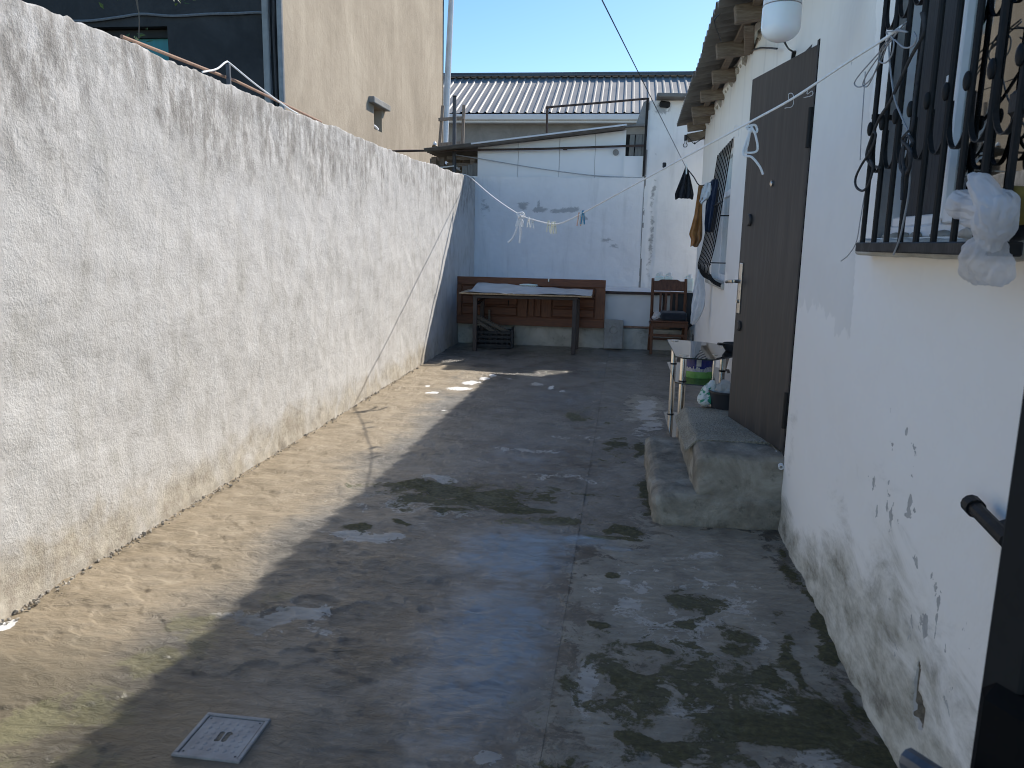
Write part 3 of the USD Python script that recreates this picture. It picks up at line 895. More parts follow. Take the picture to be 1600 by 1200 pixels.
# corner: pale strip, grey downpipe, cables
MB().box((BX - .14, BY - .03, 3.7), (.07, .06, 7.6), None, .01).build('corner_strip', M['cement'], bb)
MB().tube([(BX + .02, BY - .05, 0), (BX + .02, BY - .05, 7.5)], .032, 10).build('downpipe', M['pipegrey'], bb)
MB().tube(spline([(BX - .055, BY - .03, z) for z in np.arange(.5, 7.4, .3)] + np.random.default_rng(3).normal(0, .008, (len(np.arange(.5, 7.4, .3)), 3)), 3), .012, 5).build('corner_cable', M['darkrope'], bb)
cb = [aty(px, py, BY - .02) for px, py in ((60, 30), (130, 33), (185, 27), (222, 22), (270, 25), (325, 22), (370, 21), (412, 20), (419, 33), (421, 80), (425, 155), (426, 200))]
MB().tube(spline(cb, 5), .014, 6).build('conduit', M['dimcable'], bb)

# ------------------------------------------------------------------ warehouse far behind
wh = thing('warehouse', 'long low grey building with a ribbed pale metal roof far behind the courtyard', 'building', (0, 23, 0))
MB().box((0, 23, 2.2), (30, 5.9, 4.4)).build('wall', M['cement'], wh)
for side in (1, -1):
    for k in range(30):
        x0 = -15 + k
        prof = []
        for j in range(5):
            b = x0 + j * .2
            prof += [(b, 0), (b + .125, 0), (b + .145, .030), (b + .18, .030)]
        prof.append((x0 + 1.0, 0))
        prof = np.array(prof)
        a, b = (np.array([19.78, 4.50]), np.array([23.0, 5.97])) if side == 1 else (np.array([26.2, 4.50]), np.array([23.0, 5.97]))
        nrm = unit([-(b - a)[1], (b - a)[0]]) * side
        V = np.vstack([np.stack([prof[:, 0], np.full(len(prof), e[0]) + nrm[0] * prof[:, 1], np.full(len(prof), e[1]) + nrm[1] * prof[:, 1] + (k % 2) * .004], 1) for e in (a, b)])
        n = len(prof)
        fq = np.array([[i, i + 1, i + 1 + n, i + n] for i in range(n - 1)])
        if side == 1:
            MB().raw(V, fq).build('roof_sheet', M['roofmetal'], wh)
        elif k % 6 == 0:
            MB().raw(np.array([[x0, 26.2, 4.5], [x0 + 6, 26.2, 4.5], [x0 + 6, 23, 5.97], [x0, 23, 5.97]]), [[0, 1, 2, 3]]).build('rear_roof_sheet', M['roofmetal'], wh)
MB().box((0, 23, 6.03), (30.2, .5, .05), None, .01).box((0, 22.78, 6.0), (30.2, .03, .07)).build('ridge_cap', M['ridge'], wh)
MB().box((0, 19.74, 4.40), (30, .10, .14), None, .02).build('gutter', M['gutter'], wh)
MB().box((0, 19.9, 4.30), (30, .3, .05)).build('soffit', M['gutter'], wh)

# ------------------------------------------------------------------ shed above the back wall
sh = thing('shed', 'white panelled lean-to with a sloping sheet roof rising above the back wall', 'shed', (-1.0, 12.5, 0))
rz_ = lambda x: 2.665 + (x + 2.87) * .1155
pl = [-2.16, -1.55, -.94, -.42, .02]
for a, b in zip(pl[:-1], pl[1:]):
    V = np.array([[a + .003, 11.80, 2.30], [b - .003, 11.80, 2.30], [b - .003, 11.80, rz_(b) + .012], [a + .003, 11.80, rz_(a) + .012]])
    V = np.vstack([V, V + [0, .04, 0]])
    MB().raw(V, [[0, 1, 2, 3], [7, 6, 5, 4], [0, 4, 5, 1], [1, 5, 6, 2], [2, 6, 7, 3], [3, 7, 4, 0]]).build('panel', M['panelwhite'], sh)
MB().box((.155, 11.79, 2.47), (.29, .04, .36)).build('panel', M['panelwhite'], sh)
MB().box((.16, 11.86, 2.78), (.28, .05, .36)).build('dark_gap', M['darkhole'], sh)
for x, w_ in ((.105, .07), (.20, .09), (.27, .04)):
    MB().box((x, 11.80, 2.79), (w_, .025, .32), ry(.03)).build('board', M['greyboard'], sh)
MB().lathe([(0, -.01), (.045, -.01), (.045, .01), (0, .01)], (-.12, 11.785, 2.70), 16, rx(math.pi / 2)).build('vent_hole', M['cement'], sh)
yy = np.arange(11.48, 14.0, .0125)
w_ = np.cos((yy - 11.48) * 2 * math.pi / .15) * .018
for k, (a, b) in enumerate(((-2.90, -1.30), (-1.33, .0))):
    V = []
    for x in (a, b):
        for dz in (0, -.009):
            V.append(np.stack([0 * yy + x, yy, rz_(x) + w_ + dz + .032 + k * .008], 1))
    V = np.vstack(V); n = len(yy)
    fq = []
    for i in range(n - 1):
        fq += [[i, i + 1, i + 1 + 2 * n, i + 2 * n], [n + i, n + i + 2 * n, n + i + 1 + 2 * n, n + i + 1], [i, i + n, i + 1 + n, i + 1], [i + 2 * n, i + 1 + 2 * n, i + 1 + 3 * n, i + 3 * n]]
    fq += [[0, 2 * n, 3 * n, n]]
    MB().raw(V, fq).build('roof_sheet', M['asbestos'], sh)
MB().bar((-2.2, 11.475, rz_(-2.2) + .035), (.02, 11.475, rz_(.02) + .045), .006, .022, (0, 1, 0)).build('front_edge', M['greypole'], sh)
MB().bar((-.02, 11.60, 3.035), (.27, 11.62, 3.06), .10, .03).build('end_slab', M['asbestos'], sh)
MB().raw(np.array([[.14, 11.72, 3.05], [.295, 11.72, 3.05], [.30, 11.72, 3.42], [.24, 11.72, 3.38], [.14, 11.76, 3.05], [.295, 11.76, 3.05], [.30, 11.76, 3.42], [.24, 11.76, 3.38]]), [[0, 1, 2, 3], [7, 6, 5, 4], [0, 4, 5, 1], [1, 5, 6, 2], [2, 6, 7, 3], [3, 7, 4, 0]]).build('side_sheet', M['cement'], sh)
for x, y in ((-2.82, 11.8), (-2.72, 11.9), (-2.25, 11.9)):
    MB().box((x, y, 1.3), (.07, .07, 2.64)).build('post', M['rafter'], sh)
for i, x in enumerate((-2.36, -2.27, -2.19)):
    MB().box((x, 11.86, 2.2 + .02 * i), (.085, .025, .6)).build('board', M['greyboard'], sh)
for z in (2.52, 2.62):
    MB().box((-2.4, 11.92, z), (.5, .03, .05)).build('crosspiece', M['rafter'], sh)
MB().box((-1.3, 14.0, 1.35), (3.1, .06, 2.7)).box((-2.86, 12.9, 1.3), (.05, 2.2, 2.6)).build('rear_wall', M['greyboard'], sh)

# pipes and posts around it
p = thing('rusty_pipe', 'thin brown pipe crossing in front of the white shed panels', 'pipe', (-1.5, 11.72, 2.7))
MB().tube([(-4.2, 11.70, 2.66), (-3.36, 11.70, 2.692), (-1.2, 11.70, 2.735), (.28, 11.70, 2.79)], .016, 8).build('tube', M['rust'], p)
MB().lathe([(0, -.03), (.022, -.03), (.022, .03), (0, .03)], (-.85, 11.70, 2.742), 10, ry(math.pi / 2)).build('coupling', M['rust'], p)
p = thing('gas_pipe', 'dark brown pipe bending upright above the shed roof and running to the tall wall', 'pipe', (-1.1, 11.7, 3.0))
MB().tube(spline([(-1.128, 11.74, 2.94), (-1.13, 11.74, 3.15), (-1.132, 11.74, 3.28), (-1.115, 11.735, 3.315), (-1.05, 11.73, 3.325), (-.4, 11.72, 3.375), (.28, 11.71, 3.43)], 6), .016, 8).build('tube', M['rust'], p)
MB().tm(trimesh.creation.icosphere(2, .026), None, (-1.13, 11.74, 3.315)).build('elbow', M['rust'], p)
MB().tube([(.29, 11.715, 2.36), (.298, 11.715, 3.44)], .018, 8).build('riser', M['blackiron'], p)
p = thing('steel_post', 'dark bluish steel post standing at the far end of the left wall', 'post', (-2.53, 11.9, 0))
MB().box((-2.535, 11.9, 1.75), (.05, .05, 3.50), None, .005).build('shaft', M['bluepost'], p)
MB().box((-2.535, 11.9, 3.506), (.054, .054, .012)).build('cap', M['blackiron'], p)
p = thing('flag_pole', 'tall pale grey mast leaning beside the beige building', 'pole', (-3.6, 16, 0))
MB().tube([(-3.68, 16, 0), aty(695, 220, 16), aty(705, 0, 16), aty(709, -120, 16)], [.075, .072, .055, .045], 12).build('shaft', M['greypole'], p)
MB().box((-3.68, 16, .05), (.4, .4, .1), None, .01).build('base', M['cement'], p)
p = thing('ladder', 'rough wooden ladder leaning behind the shed roof', 'ladder', (-2.7, 12.5, 2.7))
a0, a1, b0, b1 = aty(722, 240, 12.5), aty(725, 164, 12.5), aty(686, 238, 12.5), aty(692, 165, 12.5)
dn = lambda hi, lo: lo + (lo - hi) * .35
for hi, lo in ((a1, a0), (b1, b0)):
    MB().bar(dn(hi, lo), hi, .045, .045, (1, 0, 0), .004).build('rail', M['weathered'], p)
for py in (187, 226):
    MB().bar(aty(685, py, 12.47), aty(725, py - 3, 12.47), .03, .05, (0, 1, 0), .004).build('rung', M['weathered'], p)
p = thing('jar', 'small amber jar with a pale lid left on the shed roof edge', 'jar', (-2.80, 11.75, 2.715))
MB().lathe([(0, 0), (.04, 0), (.042, .06), (.03, .075), (0, .075)], (-2.80, 11.75, 2.715), 14).build('body', M['brown_lens'], p)
MB().lathe([(0, .076), (.032, .076), (.03, .10), (.01, .125), (0, .125)], (-2.80, 11.75, 2.715), 14).build('lid', M['whiteplastic'], p)
c_ = thing('cord', 'pale sagging cord tied from the beige building to the steel post', 'cord', (-3, 11.9, 2.5))
MB().tube(spline([(-3.6, 11.2, 2.45), (-3.1, 11.6, 2.445), (-2.75, 11.8, 2.47), (-2.53, 11.87, 2.50)], 6), .009, 6).build('strand', M['greyrope'], c_)
c_ = thing('cable', 'thin dusty cable sagging across the white shed panels', 'cable', (-1, 11.76, 2.5))
MB().tube(spline([(-2.5, 11.86, 2.66), (-2.0, 11.77, 2.58), (-1.2, 11.77, 2.46), (-.4, 11.77, 2.37), (.28, 11.77, 2.345)], 6), .006, 5).build('strand', M['palecable'], c_)

# ------------------------------------------------------------------ rod and peg on the left wall, small tree behind it
p = thing('rusty_rod', 'long rusty rod lying along the top of the left wall', 'rod', (-2.3, 4.8, 2.27))
MB().tube([(-2.30, 3.5, 2.285), (-2.295, 4.6, 2.30), (-2.29, 5.9, 2.262)], .009, 8).build('shaft', M['rust_light'], p)
p = thing('wall_peg', 'short steel stub on the left wall with pale cord looped over it', 'peg', (-2.27, 4.45, 2.2))
MB().box((-2.27, 4.44, 2.28), (.022, .022, .17), None, .003).build('stub', M['bluepost'], p)
MB().tube(spline([(-2.22, 4.06, 2.245), (-2.24, 4.25, 2.30), (-2.262, 4.40, 2.368), (-2.262, 4.46, 2.368), (-2.25, 4.75, 2.31), (-2.23, 5.15, 2.245), (-2.22, 5.3, 2.228)], 6), .005, 6).build('cord', M['greyrope'], p)
t_ = thing('tree', 'leafy tree behind the left wall, only hanging sprigs in view', 'tree', (-3.7, 2.0, 0))
MB().tube(spline([(-3.7, 2.0, -.05), (-3.66, 2.02, 1.2), (-3.72, 1.95, 2.6), (-3.6, 2.0, 4.2)], 5), np.linspace(.05, .02, 16), 8).build('trunk', M['bark'], t_)
rng = np.random.default_rng(8)
br, lv = MB(), MB()
for i in range(22):
    a = rng.uniform(0, 6.28); h = rng.uniform(3.2, 4.2); L = rng.uniform(.4, .75)
    s0 = np.array([-3.65, 2.0, h]); e = s0 + [math.cos(a) * L, math.sin(a) * L, rng.uniform(-.05, .4)]
    br.tube(spline([s0, (s0 + e) / 2 + [0, 0, .06], e], 4), [.012] + [.009] * 7 + [.004], 5)
    for j in range(60):
        q_ = s0 + (e - s0) * rng.uniform(.25, 1.05) + rng.normal(0, .10, 3)
        R = rot_to(rng.normal(0, 1, 3) + [0, 0, .6], rng.normal(0, 1, 3))
        l_, w2 = rng.uniform(.05, .09), rng.uniform(.018, .03)
        V = np.array([[0, 0, 0], [l_ * .5, w2, .006], [l_, 0, -.006], [l_ * .5, -w2, .006]]) @ R.T + q_
        lv.raw(V, [[0, 1, 2], [0, 2, 3]])
for c0, n_, spread in (((-2.98, 5.2, 2.96), 16, .045), ((-3.29, 5.2, 2.70), 12, .05), ((-3.42, 5.2, 2.99), 14, .06)):
    br.tube(spline([(-3.65, 2.0, 3.6), (-3.4, 3.4, 3.75), (-3.25, 4.9, 3.55), np.array(c0) + [0, 0, .25], c0], 5), [.014] * 10 + [.008] * 6 + [.004] * 5, 5)
    for j in range(n_):
        q_ = np.array(c0) + rng.normal(0, spread, 3)
        R = rot_to(rng.normal(0, 1, 3), rng.normal(0, 1, 3))
        l_, w2 = rng.uniform(.04, .07), rng.uniform(.008, .014)
        V = np.array([[0, 0, 0], [l_ * .5, w2, .004], [l_, 0, -.004], [l_ * .5, -w2, .004]]) @ R.T + q_
        lv.raw(V, [[0, 1, 2], [0, 2, 3]])
br.build('branches', M['bark'], t_)
lv.build('crown', M['leaf'], t_)

# ------------------------------------------------------------------ house along the right
HY = 10.62
house = thing('house', 'low white rendered house with a corrugated roof along the right of the courtyard', 'house', (3.0, 4.5, 0))
NW, DR, FWN = (1.74, 2.75, 1.435, 2.56), (3.93, 4.74, .372, 2.325), (7.15, 8.45, 1.06, 2.33)
us = np.concatenate([np.linspace(-1.6, 1.2, 20), np.arange(1.22, 4.2, .014), np.arange(4.2, HY, .03), [HY]])
vs = np.concatenate([np.linspace(-.03, 1.5, 105), np.linspace(1.52, 2.97, 60)])
P, q, U, V = face(us, vs, [NW, DR, FWN], lambda u, v: np.stack([HX(u), u, v], 1))


def near_hole(u, v, pad=.10):
    m = np.ones_like(u)
    for a, b, c, d in (NW, DR, FWN):
        dx = np.maximum(np.maximum(a - u, u - b), 0)
        dz = np.maximum(np.maximum(c - v, v - d), 0)
        m = np.minimum(m, sstep(np.hypot(dx, dz), 0, pad))
    return m


Q = np.stack([0 * U, U, V], 1)
d = (fbm(Q * 1.3, 3, 41) - .5) * .030 + (fbm(Q * 7, 4, 42) - .5) * .007
foot = (1 - sstep(V, 0, .10)) * (fbm(Q * 12, 4, 43) - .3) * .02
hole = blobs(U, V, [(1.985, .285, .016, .055), (1.955, .235, .028, .036), (1.93, .225, .016, .03)])
hd = sstep(hole, .40, .55) * .020
top = np.where(V > 2.86, sstep(V, 2.86, 2.9) * (fbm(Q * 6, 3, 44) - .3) * .06, 0)
P[:, 0] += (d - foot) * near_hole(U, V) + hd - top * near_hole(U, V)
grime = np.clip(1.0 - V / (.24 + .42 * (1 - sstep(U, 1.9, 3.6))), 0, 1) + .35 * (1 - sstep(V, 0, .09)) * (1 - .35 * sstep(U, 5, 8)) + .32 * blobs(U, V, [(3.75, .45, .10, .35), (2.3, .5, .25, .3), (4.0, .1, .3, .3), (2.8, .35, .3, .3)])
chips = blobs(U, V, [(2.47, .69, .035, .04, .85), (2.42, .60, .025, .035, .8), (2.16, .72, .02, .03, .9), (1.91, .52, .016, .06, .95), (1.76, .57, .018, .05, 1.0), (1.72, .52, .02, .03, .9), (1.97, .45, .02, .05, .7), (2.25, .9, .015, .02, .8), (2.3, .7, .5, .25, .44), (2.0, .45, .4, .3, .44), (2.55, 2.2, .4, .4, .3), (3.3, 1.7, .2, .8, .25)])
chips = np.maximum(chips, sstep(hole, .36, .42) * 2.5)
line = 1.12 + .25 * (fbm(np.stack([U * 3, 0 * U, 0 * U], 1), 4, 47) - .5)
fresh = np.clip(np.maximum((line - V) / .5 + .5, (2.95 - U) / .4 + .5), 0, 1)
MB().raw(P, q[:, ::-1]).build('wall', M['house'], house, smooth=True, attrs={'grime': grime, 'chips': chips, 'fresh': fresh})
for a, b, c, e in (NW, DR, FWN):
    rv = MB()
    for (p_, r_) in (((a, c), (b, c)), ((b, c), (b, e)), ((b, e), (a, e)), ((a, e), (a, c))):
        A = np.array([[HX(p_[0]), p_[0], p_[1]], [HX(r_[0]), r_[0], r_[1]]])
        rv.raw(np.vstack([A, A[::-1] + [.24, 0, 0]]), [[0, 1, 2, 3]])
    rv.build('opening_reveal', M['cement'] if a < 2 else M['tall'], house)
MB().box((5.9, 4.5, 1.7), (.1, 12.3, 3.4)).box((3.45, -1.58, 1.45), (5.2, .06, 2.9)).box((3.45, HY - .03, 1.45), (4.86, .06, 2.95)).build('side_walls', M['tall'], house)
MB().box((3.45, 4.5, .2), (4.9, 12, .1)).box((2.4, 4.5, 1.5), (.06, 12, 2.7)).build('interior', M['interior'], house)
# rafters
for i, y in enumerate((-.2, .75, 1.7, 2.65, 3.6, 4.58, 5.52, 6.48, 7.40, 8.34, 9.28, 9.86, 10.45)):
    o = .225 + .03 * math.sin(i * 2.1)
    rr = np.random.default_rng(i)
    zc = 2.865 + rr.normal(0, .006)
    MB().bar((HX(y, o), y, zc), (HX(y, -1.2), y + rr.normal(0, .02), zc + .20), .075, .11, (0, 1, 0), .006).build('rafter', M['rafter'], house)
MB().bar((HX(10.5, .22), 10.52, 2.74), (HX(10.5, -.1), 10.50, 2.80), .08, .10, (0, 1, 0), .006).build('rafter', M['rafter'], house, label='lowest rafter end at the far corner with a bulb under it')
MB().bar((HX(5.9, .10), 5.80, 2.86), (HX(6.3, .02), 6.34, 2.83), .04, .07, (0, 0, 1), .005).build('plank', M['rafter'], house)
# lumps of mortar between the rafters
rng = np.random.default_rng(12)
mb = MB()
for y in np.arange(4.0, 10.6, .16):
    r = rng.uniform(.02, .045)
    s_ = trimesh.creation.icosphere(2, r)
    vv = np.array(s_.vertices) * [rng.uniform(.6, 1.0), rng.uniform(.8, 2.2), rng.uniform(.6, 1.2)]
    vv *= (1 + (fbm(vv * 60 + y, 3, 5) - .5) * .8)[:, None]
    mb.raw(vv + [HX(y, -.01), y, 2.885 + rng.normal(0, .02)], s_.faces)
mb.build('mortar', M['rubble'], house, kind='stuff')
# roof sheets
ptc = .177
for k in range(12):
    y0 = -1.75 + k * ptc * 6
    yy = np.linspace(y0 - .02, y0 + ptc * 6 + .06, 80)
    wv = np.cos(yy * 2 * math.pi / ptc) * .026
    rr = np.random.default_rng(70 + k)
    o = .335 + rr.normal(0, .008)
    if yy.max() > 11.0:
        yy = np.linspace(y0 - .02, 11.0, 70); wv = np.cos(yy * 2 * math.pi / ptc) * .026
    V = []
    for off, z in ((o, 2.963), (-1.6, 3.31), (-5.0, 3.91)):
        for dz in (0, -.008):
            V.append(np.stack([HX(yy, off), yy, z + wv + dz + (k % 2) * .005], 1))
    V = np.vstack(V); n = len(yy)
    fq = []
    for i in range(n - 1):
        for L in (0, 2):
            fq += [[L * n + i, L * n + i + 1, (L + 2) * n + i + 1, (L + 2) * n + i], [(L + 1) * n + i, (L + 3) * n + i, (L + 3) * n + i + 1, (L + 1) * n + i + 1]]
        fq += [[i, i + n, i + n + 1, i + 1]]
    for L in (0, 2):
        fq += [[L * n, (L + 2) * n, (L + 3) * n, (L + 1) * n], [L * n + n - 1, (L + 1) * n + n - 1, (L + 3) * n + n - 1, (L + 2) * n + n - 1]]
    MB().raw(V, fq).build('roof_sheet', M['asbestos'], house)
MB().bar((HX(-1.5, .1), -1.5, 2.93), (HX(10.9, .1), 10.9, 2.93), .05, .03).build('batten', M['rafter'], house)
# old wires under the eaves
MB().tube(spline([ath(1115, 102, .10), ath(1130, 103, .04), ath(1150, 92, .02), ath(1180, 77, .015), ath(1200, 75, .03), ath(1214, 76, .04)], 6), [.003] * 18 + [.006] * 13, 6).build('loose_wire', M['blackcable'], house)
MB().tube(spline([ath(1127, 65, .30), ath(1118, 40, .36), ath(1117, 30, .37), ath(1124, 22, .33)], 6), .004, 5).build('loose_wire', M['blackcable'], house)

# door, ajar
ang = math.atan2(.166 + .017, .78)
hp = np.array([HX(3.93) - .004, 3.935, 0])
dd = np.array([-math.sin(ang - .022), math.cos(ang - .022), 0])
dn_ = np.array([-dd[1], dd[0], 0])          # outward normal (towards the yard)
Rd = np.stack([dd, -dn_, [0, 0, 1.0]], 1)
DW, Z0, Z1 = .80, .385, 2.318
cen = hp + dd * DW / 2 - dn_ * .016 + [0, 0, (Z0 + Z1) / 2]
door = MB().box(cen, (DW, .032, Z1 - Z0), Rd, .003).build('door', M['door'], house, smooth=False, label='dark brown steel front door standing ajar')
on = lambda u, z, o=.05: hp + dd * u + dn_ * (o - .05) + [0, 0, z]
MB().box(on(DW - .055, 1.16, .054), (.042, .010, .29), Rd, .003).build('handle_plate', M['nickel'], door)
MB().tube(spline([on(DW - .055, 1.20, .05), on(DW - .055, 1.20, .095), on(DW - .075, 1.20, .105), on(DW - .02, 1.197, .108), on(DW + .05, 1.192, .10)], 5), .010, 8).build('handle', M['nickel'], door)
MB().lathe([(0, 0), (.011, 0), (.011, .012), (0, .012)], on(DW - .055, 1.085, .057), 12, rot_to(dn_)).build('keyhole', M['nickel'], door)
MB().lathe([(0, 0), (.034, 0), (.034, .010), (.028, .016), (0, .016)], on(DW - .125, 1.545, .05), 20, rot_to(dn_)).build('lock_rosette', M['door'], door)
MB().lathe([(0, 0), (.030, 0), (.030, .010), (.022, .016), (0, .016)], on(DW - .085, .945, .05), 20, rot_to(dn_)).build('lock_rosette', M['door'], door)
MB().lathe([(0, 0), (.015, 0), (.015, .008), (.008, .012), (0, .012)], on(DW - .40, 1.725, .05), 16, rot_to(dn_)).build('peephole', M['nickel'], door)
for z in (.60, 1.95):
    MB().tube([on(-.005, z - .09, .056), on(-.005, z + .09, .056)], .014, 10).build('hinge', M['blackiron'], door)
df = MB()
for y in (3.925, 4.745):
    df.box((HX(y) + .03, y, 1.35), (.07, .035, 1.97))
df.box((HX(4.33) + .03, 4.335, 2.34), (.07, .85, .03))
df.build('door_frame', M['blackiron'], house)
MB().box((HX(4.33) + .12, 4.335, .36), (.3, .8, .03)).build('threshold', M['step'], house)
MB().bar(ath(1238, 98, .005), ath(1241, 80, .005), .02, .02).build('cable_entry', M['blackiron'], house)

# near window
WX = lambda y, o=.085: HX(y) + o
f = MB()
a, b, c, e = NW
WX = lambda y, o=.055: HX(y) + o
for y, w0 in ((a + .012, .03), (2.315, .05), (b - .014, .03)):
    f.box((WX(y), y, (c + e) / 2), (.05, w0, e - c), None, .004)
for z in (c + .018, e - .02):
    f.box((WX(2.25), (a + b) / 2, z), (.05, b - a - .064, .035), rz(-.022), .004)
win = f.build('window', M['upvc'], house, label='white sliding window behind the nearer grille')
MB().box((WX(2.53, .05), 2.53, 1.485), (.03, .36, .03), rz(-.022), .004).build('sash', M['upvc'], win)
MB().box((WX(2.27, .035), 2.268, 2.0), (.028, .036, 1.04), None, .004).box((WX(2.0, .035), 2.015, 1.49), (.028, .46, .04), rz(-.022), .004).box((WX(1.78, .035), 1.78, 2.0), (.028, .03, 1.04), None, .004).build('sash', M['upvc'], win)
MB().box((WX(2.32, .025), 2.322, 1.83), (.012, .018, .06), None, .003).build('catch', M['whiteplastic'], win)
MB().box((WX(2.53, .066), 2.53, 2.0), (.006, .37, 1.08), rz(-.022)).build('screen', M['window_back'], win)
MB().box((WX(2.02, .045), 2.02, 2.0), (.005, .47, 1.0), rz(-.022)).build('pane', M['pane'], win)
MB().box((WX(2.1, .16), 2.03, 2.0), (.01, .60, 1.08), rz(-.022)).build('window_back', M['olive_reflection'], win)  # sheet added behind the pane, its olive painting in a reflection
sill = rough(rounded((HX(2.25) + .02, 2.245, 1.405), (.13, 1.06, .05), .012), .025, .008, 14, 3)
MB().tm(sill).build('sill', M['plinth'], house, smooth=50)
rng = np.random.default_rng(5)
mb = MB()
for i in range(16):
    y = rng.uniform(1.85, 2.7); r = rng.uniform(.008, .02)
    s_ = trimesh.creation.icosphere(1, r)
    mb.raw(np.array(s_.vertices) * [1, rng.uniform(1, 1.8), .8] + [HX(y) + .02, y, 1.438], s_.faces)
mb.build('sill_rubble', M['rubble'], house)

grille = MB().box((HX(2.13, .08), 2.10, 1.405), (.035, 1.02, .028), rz(-.022), .003).build('window_grille', M['blackiron'], house, label='black barred grille with looped bands over the nearer window')
ybars = np.linspace(1.64, 2.60, 9)
for y in ybars:
    MB().tube([(HX(y, .08), y, 1.41), (HX(y, .08), y, 2.60)], .0080, 8).build('bar', M['blackiron'], grille)
for y in ybars[:-1] + .06:
    pass
bands = []
for zr, sgn in ((1.625, 1), (2.03, 1)):
    for a_, b_ in zip(ybars[:-1], ybars[1:]):
        t = np.linspace(0, math.pi, 15)
        yy = (a_ + b_) / 2 - np.cos(t) * (b_ - a_) / 2
        zz = zr + .085 - np.sin(t) * .085
        zz = np.concatenate([[zr + .115], zz, [zr + .115]]); yy = np.concatenate([[a_], yy, [b_]])
        V = np.stack([HX(yy, .075), yy, zz], 1)
        nrm = np.gradient(V, axis=0); nrm = np.stack([0 * nrm[:, 0], -nrm[:, 2], nrm[:, 1]], 1); nrm /= np.linalg.norm(nrm, axis=1, keepdims=True)
        W = np.vstack([V - [.007, 0, 0], V + [.005, 0, 0], V - [.007, 0, 0] + nrm * .003, V + [.005, 0, 0] + nrm * .003])
        n = len(V); fq = []
        for i in range(n - 1):
            fq += [[i, i + 1, n + i + 1, n + i], [2 * n + i, 3 * n + i, 3 * n + i + 1, 2 * n + i + 1], [i, 2 * n + i, 2 * n + i + 1, i + 1], [n + i, n + i + 1, 3 * n + i + 1, 3 * n + i]]
        MB().raw(W, fq).build('looped_band', M['blackiron'], grille)
    for y in ybars:
        s_ = trimesh.creation.icosphere(2, 1.0)
        MB().raw(np.array(s_.vertices) * [.008, .0105, .021] + [HX(y, .091), y, zr + .135], s_.faces).build('boss', M['blackiron'], grille)
for z in (1.80, 2.45):
    MB().bar((HX(2.62, .08), 2.62, z), (HX(2.72, -.01), 2.66, z), .014, .014).build('bracket', M['blackiron'], grille)
MB().bar((HX(1.66, .08), 1.66, 1.68), (HX(1.66, .02), 1.66, 1.68), .07, .05, None, .008).build('lock_box', M['blackiron'], grille)
MB().bar((HX(1.64, .08), 1.64, 2.5), (HX(2.62, .08), 2.62, 2.5), .02, .02).build('rail', M['blackiron'], grille)

# far window with a bulging grille
a, b, c, e = FWN
WX = lambda y, o=.085: HX(y) + o
f = MB()
for y in (a + .025, (a + b) / 2, b - .025):
    f.box((WX(y, .10), y, (c + e) / 2), (.05, .055, e - c), None, .004)
for z in (c + .03, e - .03, c + .85):
    f.box((WX((a + b) / 2, .10), (a + b) / 2, z), (.05, b - a, .06), rz(-.022), .004)
win2 = f.build('window', M['upvc'], house, label='white framed window beyond the door')
MB().box((WX(7.8, .10), 7.8, (c + e) / 2), (.006, 1.25, 1.22), rz(-.022)).build('pane', M['pane'], win2)
MB().box((WX(7.8, .17), 7.8, (c + e) / 2), (.01, 1.3, 1.27), rz(-.022)).build('window_back', M['window_back'], win2)
MB().tm(rough(rounded((HX(7.8) + .01, 7.8, 1.04), (.10, 1.36, .05), .012), .03, .006, 12, 4)).build('sill', M['plinth'], house, smooth=50)
prof = np.array([(.012, 2.31), (.055, 1.85), (.10, 1.42), (.135, 1.24), (.14, 1.19), (.125, 1.13), (.09, 1.085), (.03, 1.055), (-.01, 1.045)])
pr = spline(np.stack([prof[:, 0], 0 * prof[:, 0], prof[:, 1]], 1), 4)
yb2 = np.linspace(7.17, 8.42, 9)
grille2 = MB().tube([(HX(y, .132), y, 1.235) for y in (7.15, 8.44)], .007, 6).tube([(HX(y, .062), y, 1.78) for y in (7.15, 8.44)], .007, 6).build('window_grille', M['blackiron'], house, label='black grille bulging out at its foot over the far window')
for y in yb2:
    MB().tube(np.stack([HX(y, pr[:, 0]), 0 * pr[:, 0] + y, pr[:, 2]], 1), .0056, 6).build('bar', M['blackiron'], grille2)
for z, o in ((1.25, .13), (1.66, .075)):
    MB().tube([(HX(7.16, o), 7.16, z), (HX(7.1, -.02), 7.12, z)], .006, 6).build('bracket', M['blackiron'], grille2)
V1 = np.stack([HX(7.165, pr[-14:, 0] + .004), 0 * pr[-14:, 0] + 7.165, pr[-14:, 2]], 1)
mb = MB()
for i in range(len(V1) - 1):
    mb.bar(V1[i], V1[i + 1], .010, .035, (0, 1, 0))
mb.build('end_strip', M['blackiron'], grille2)
# drain stub and grey downpipe on the house
s0 = ath(1512, 784, .0)
pst = thing('pipe_stub', 'black capped pipe stub sticking out of the white wall beside the gate', 'pipe', tuple(s0))
s1 = ath(1519, 789, .045); s2 = ath(1575, 846, .05)
MB().tube([s1, s2], .016, 12).build('tube', M['blackiron'], pst)
MB().tube([s1 + unit(s1 - s2) * .008, s1 - unit(s1 - s2) * .022], .0205, 12).build('cap', M['blackiron'], pst)
MB().bar(s1 * .35 + s2 * .65, s1 * .35 + s2 * .65 + [.055, 0, .022], .012, .022).build('bracket', M['blackiron'], pst)

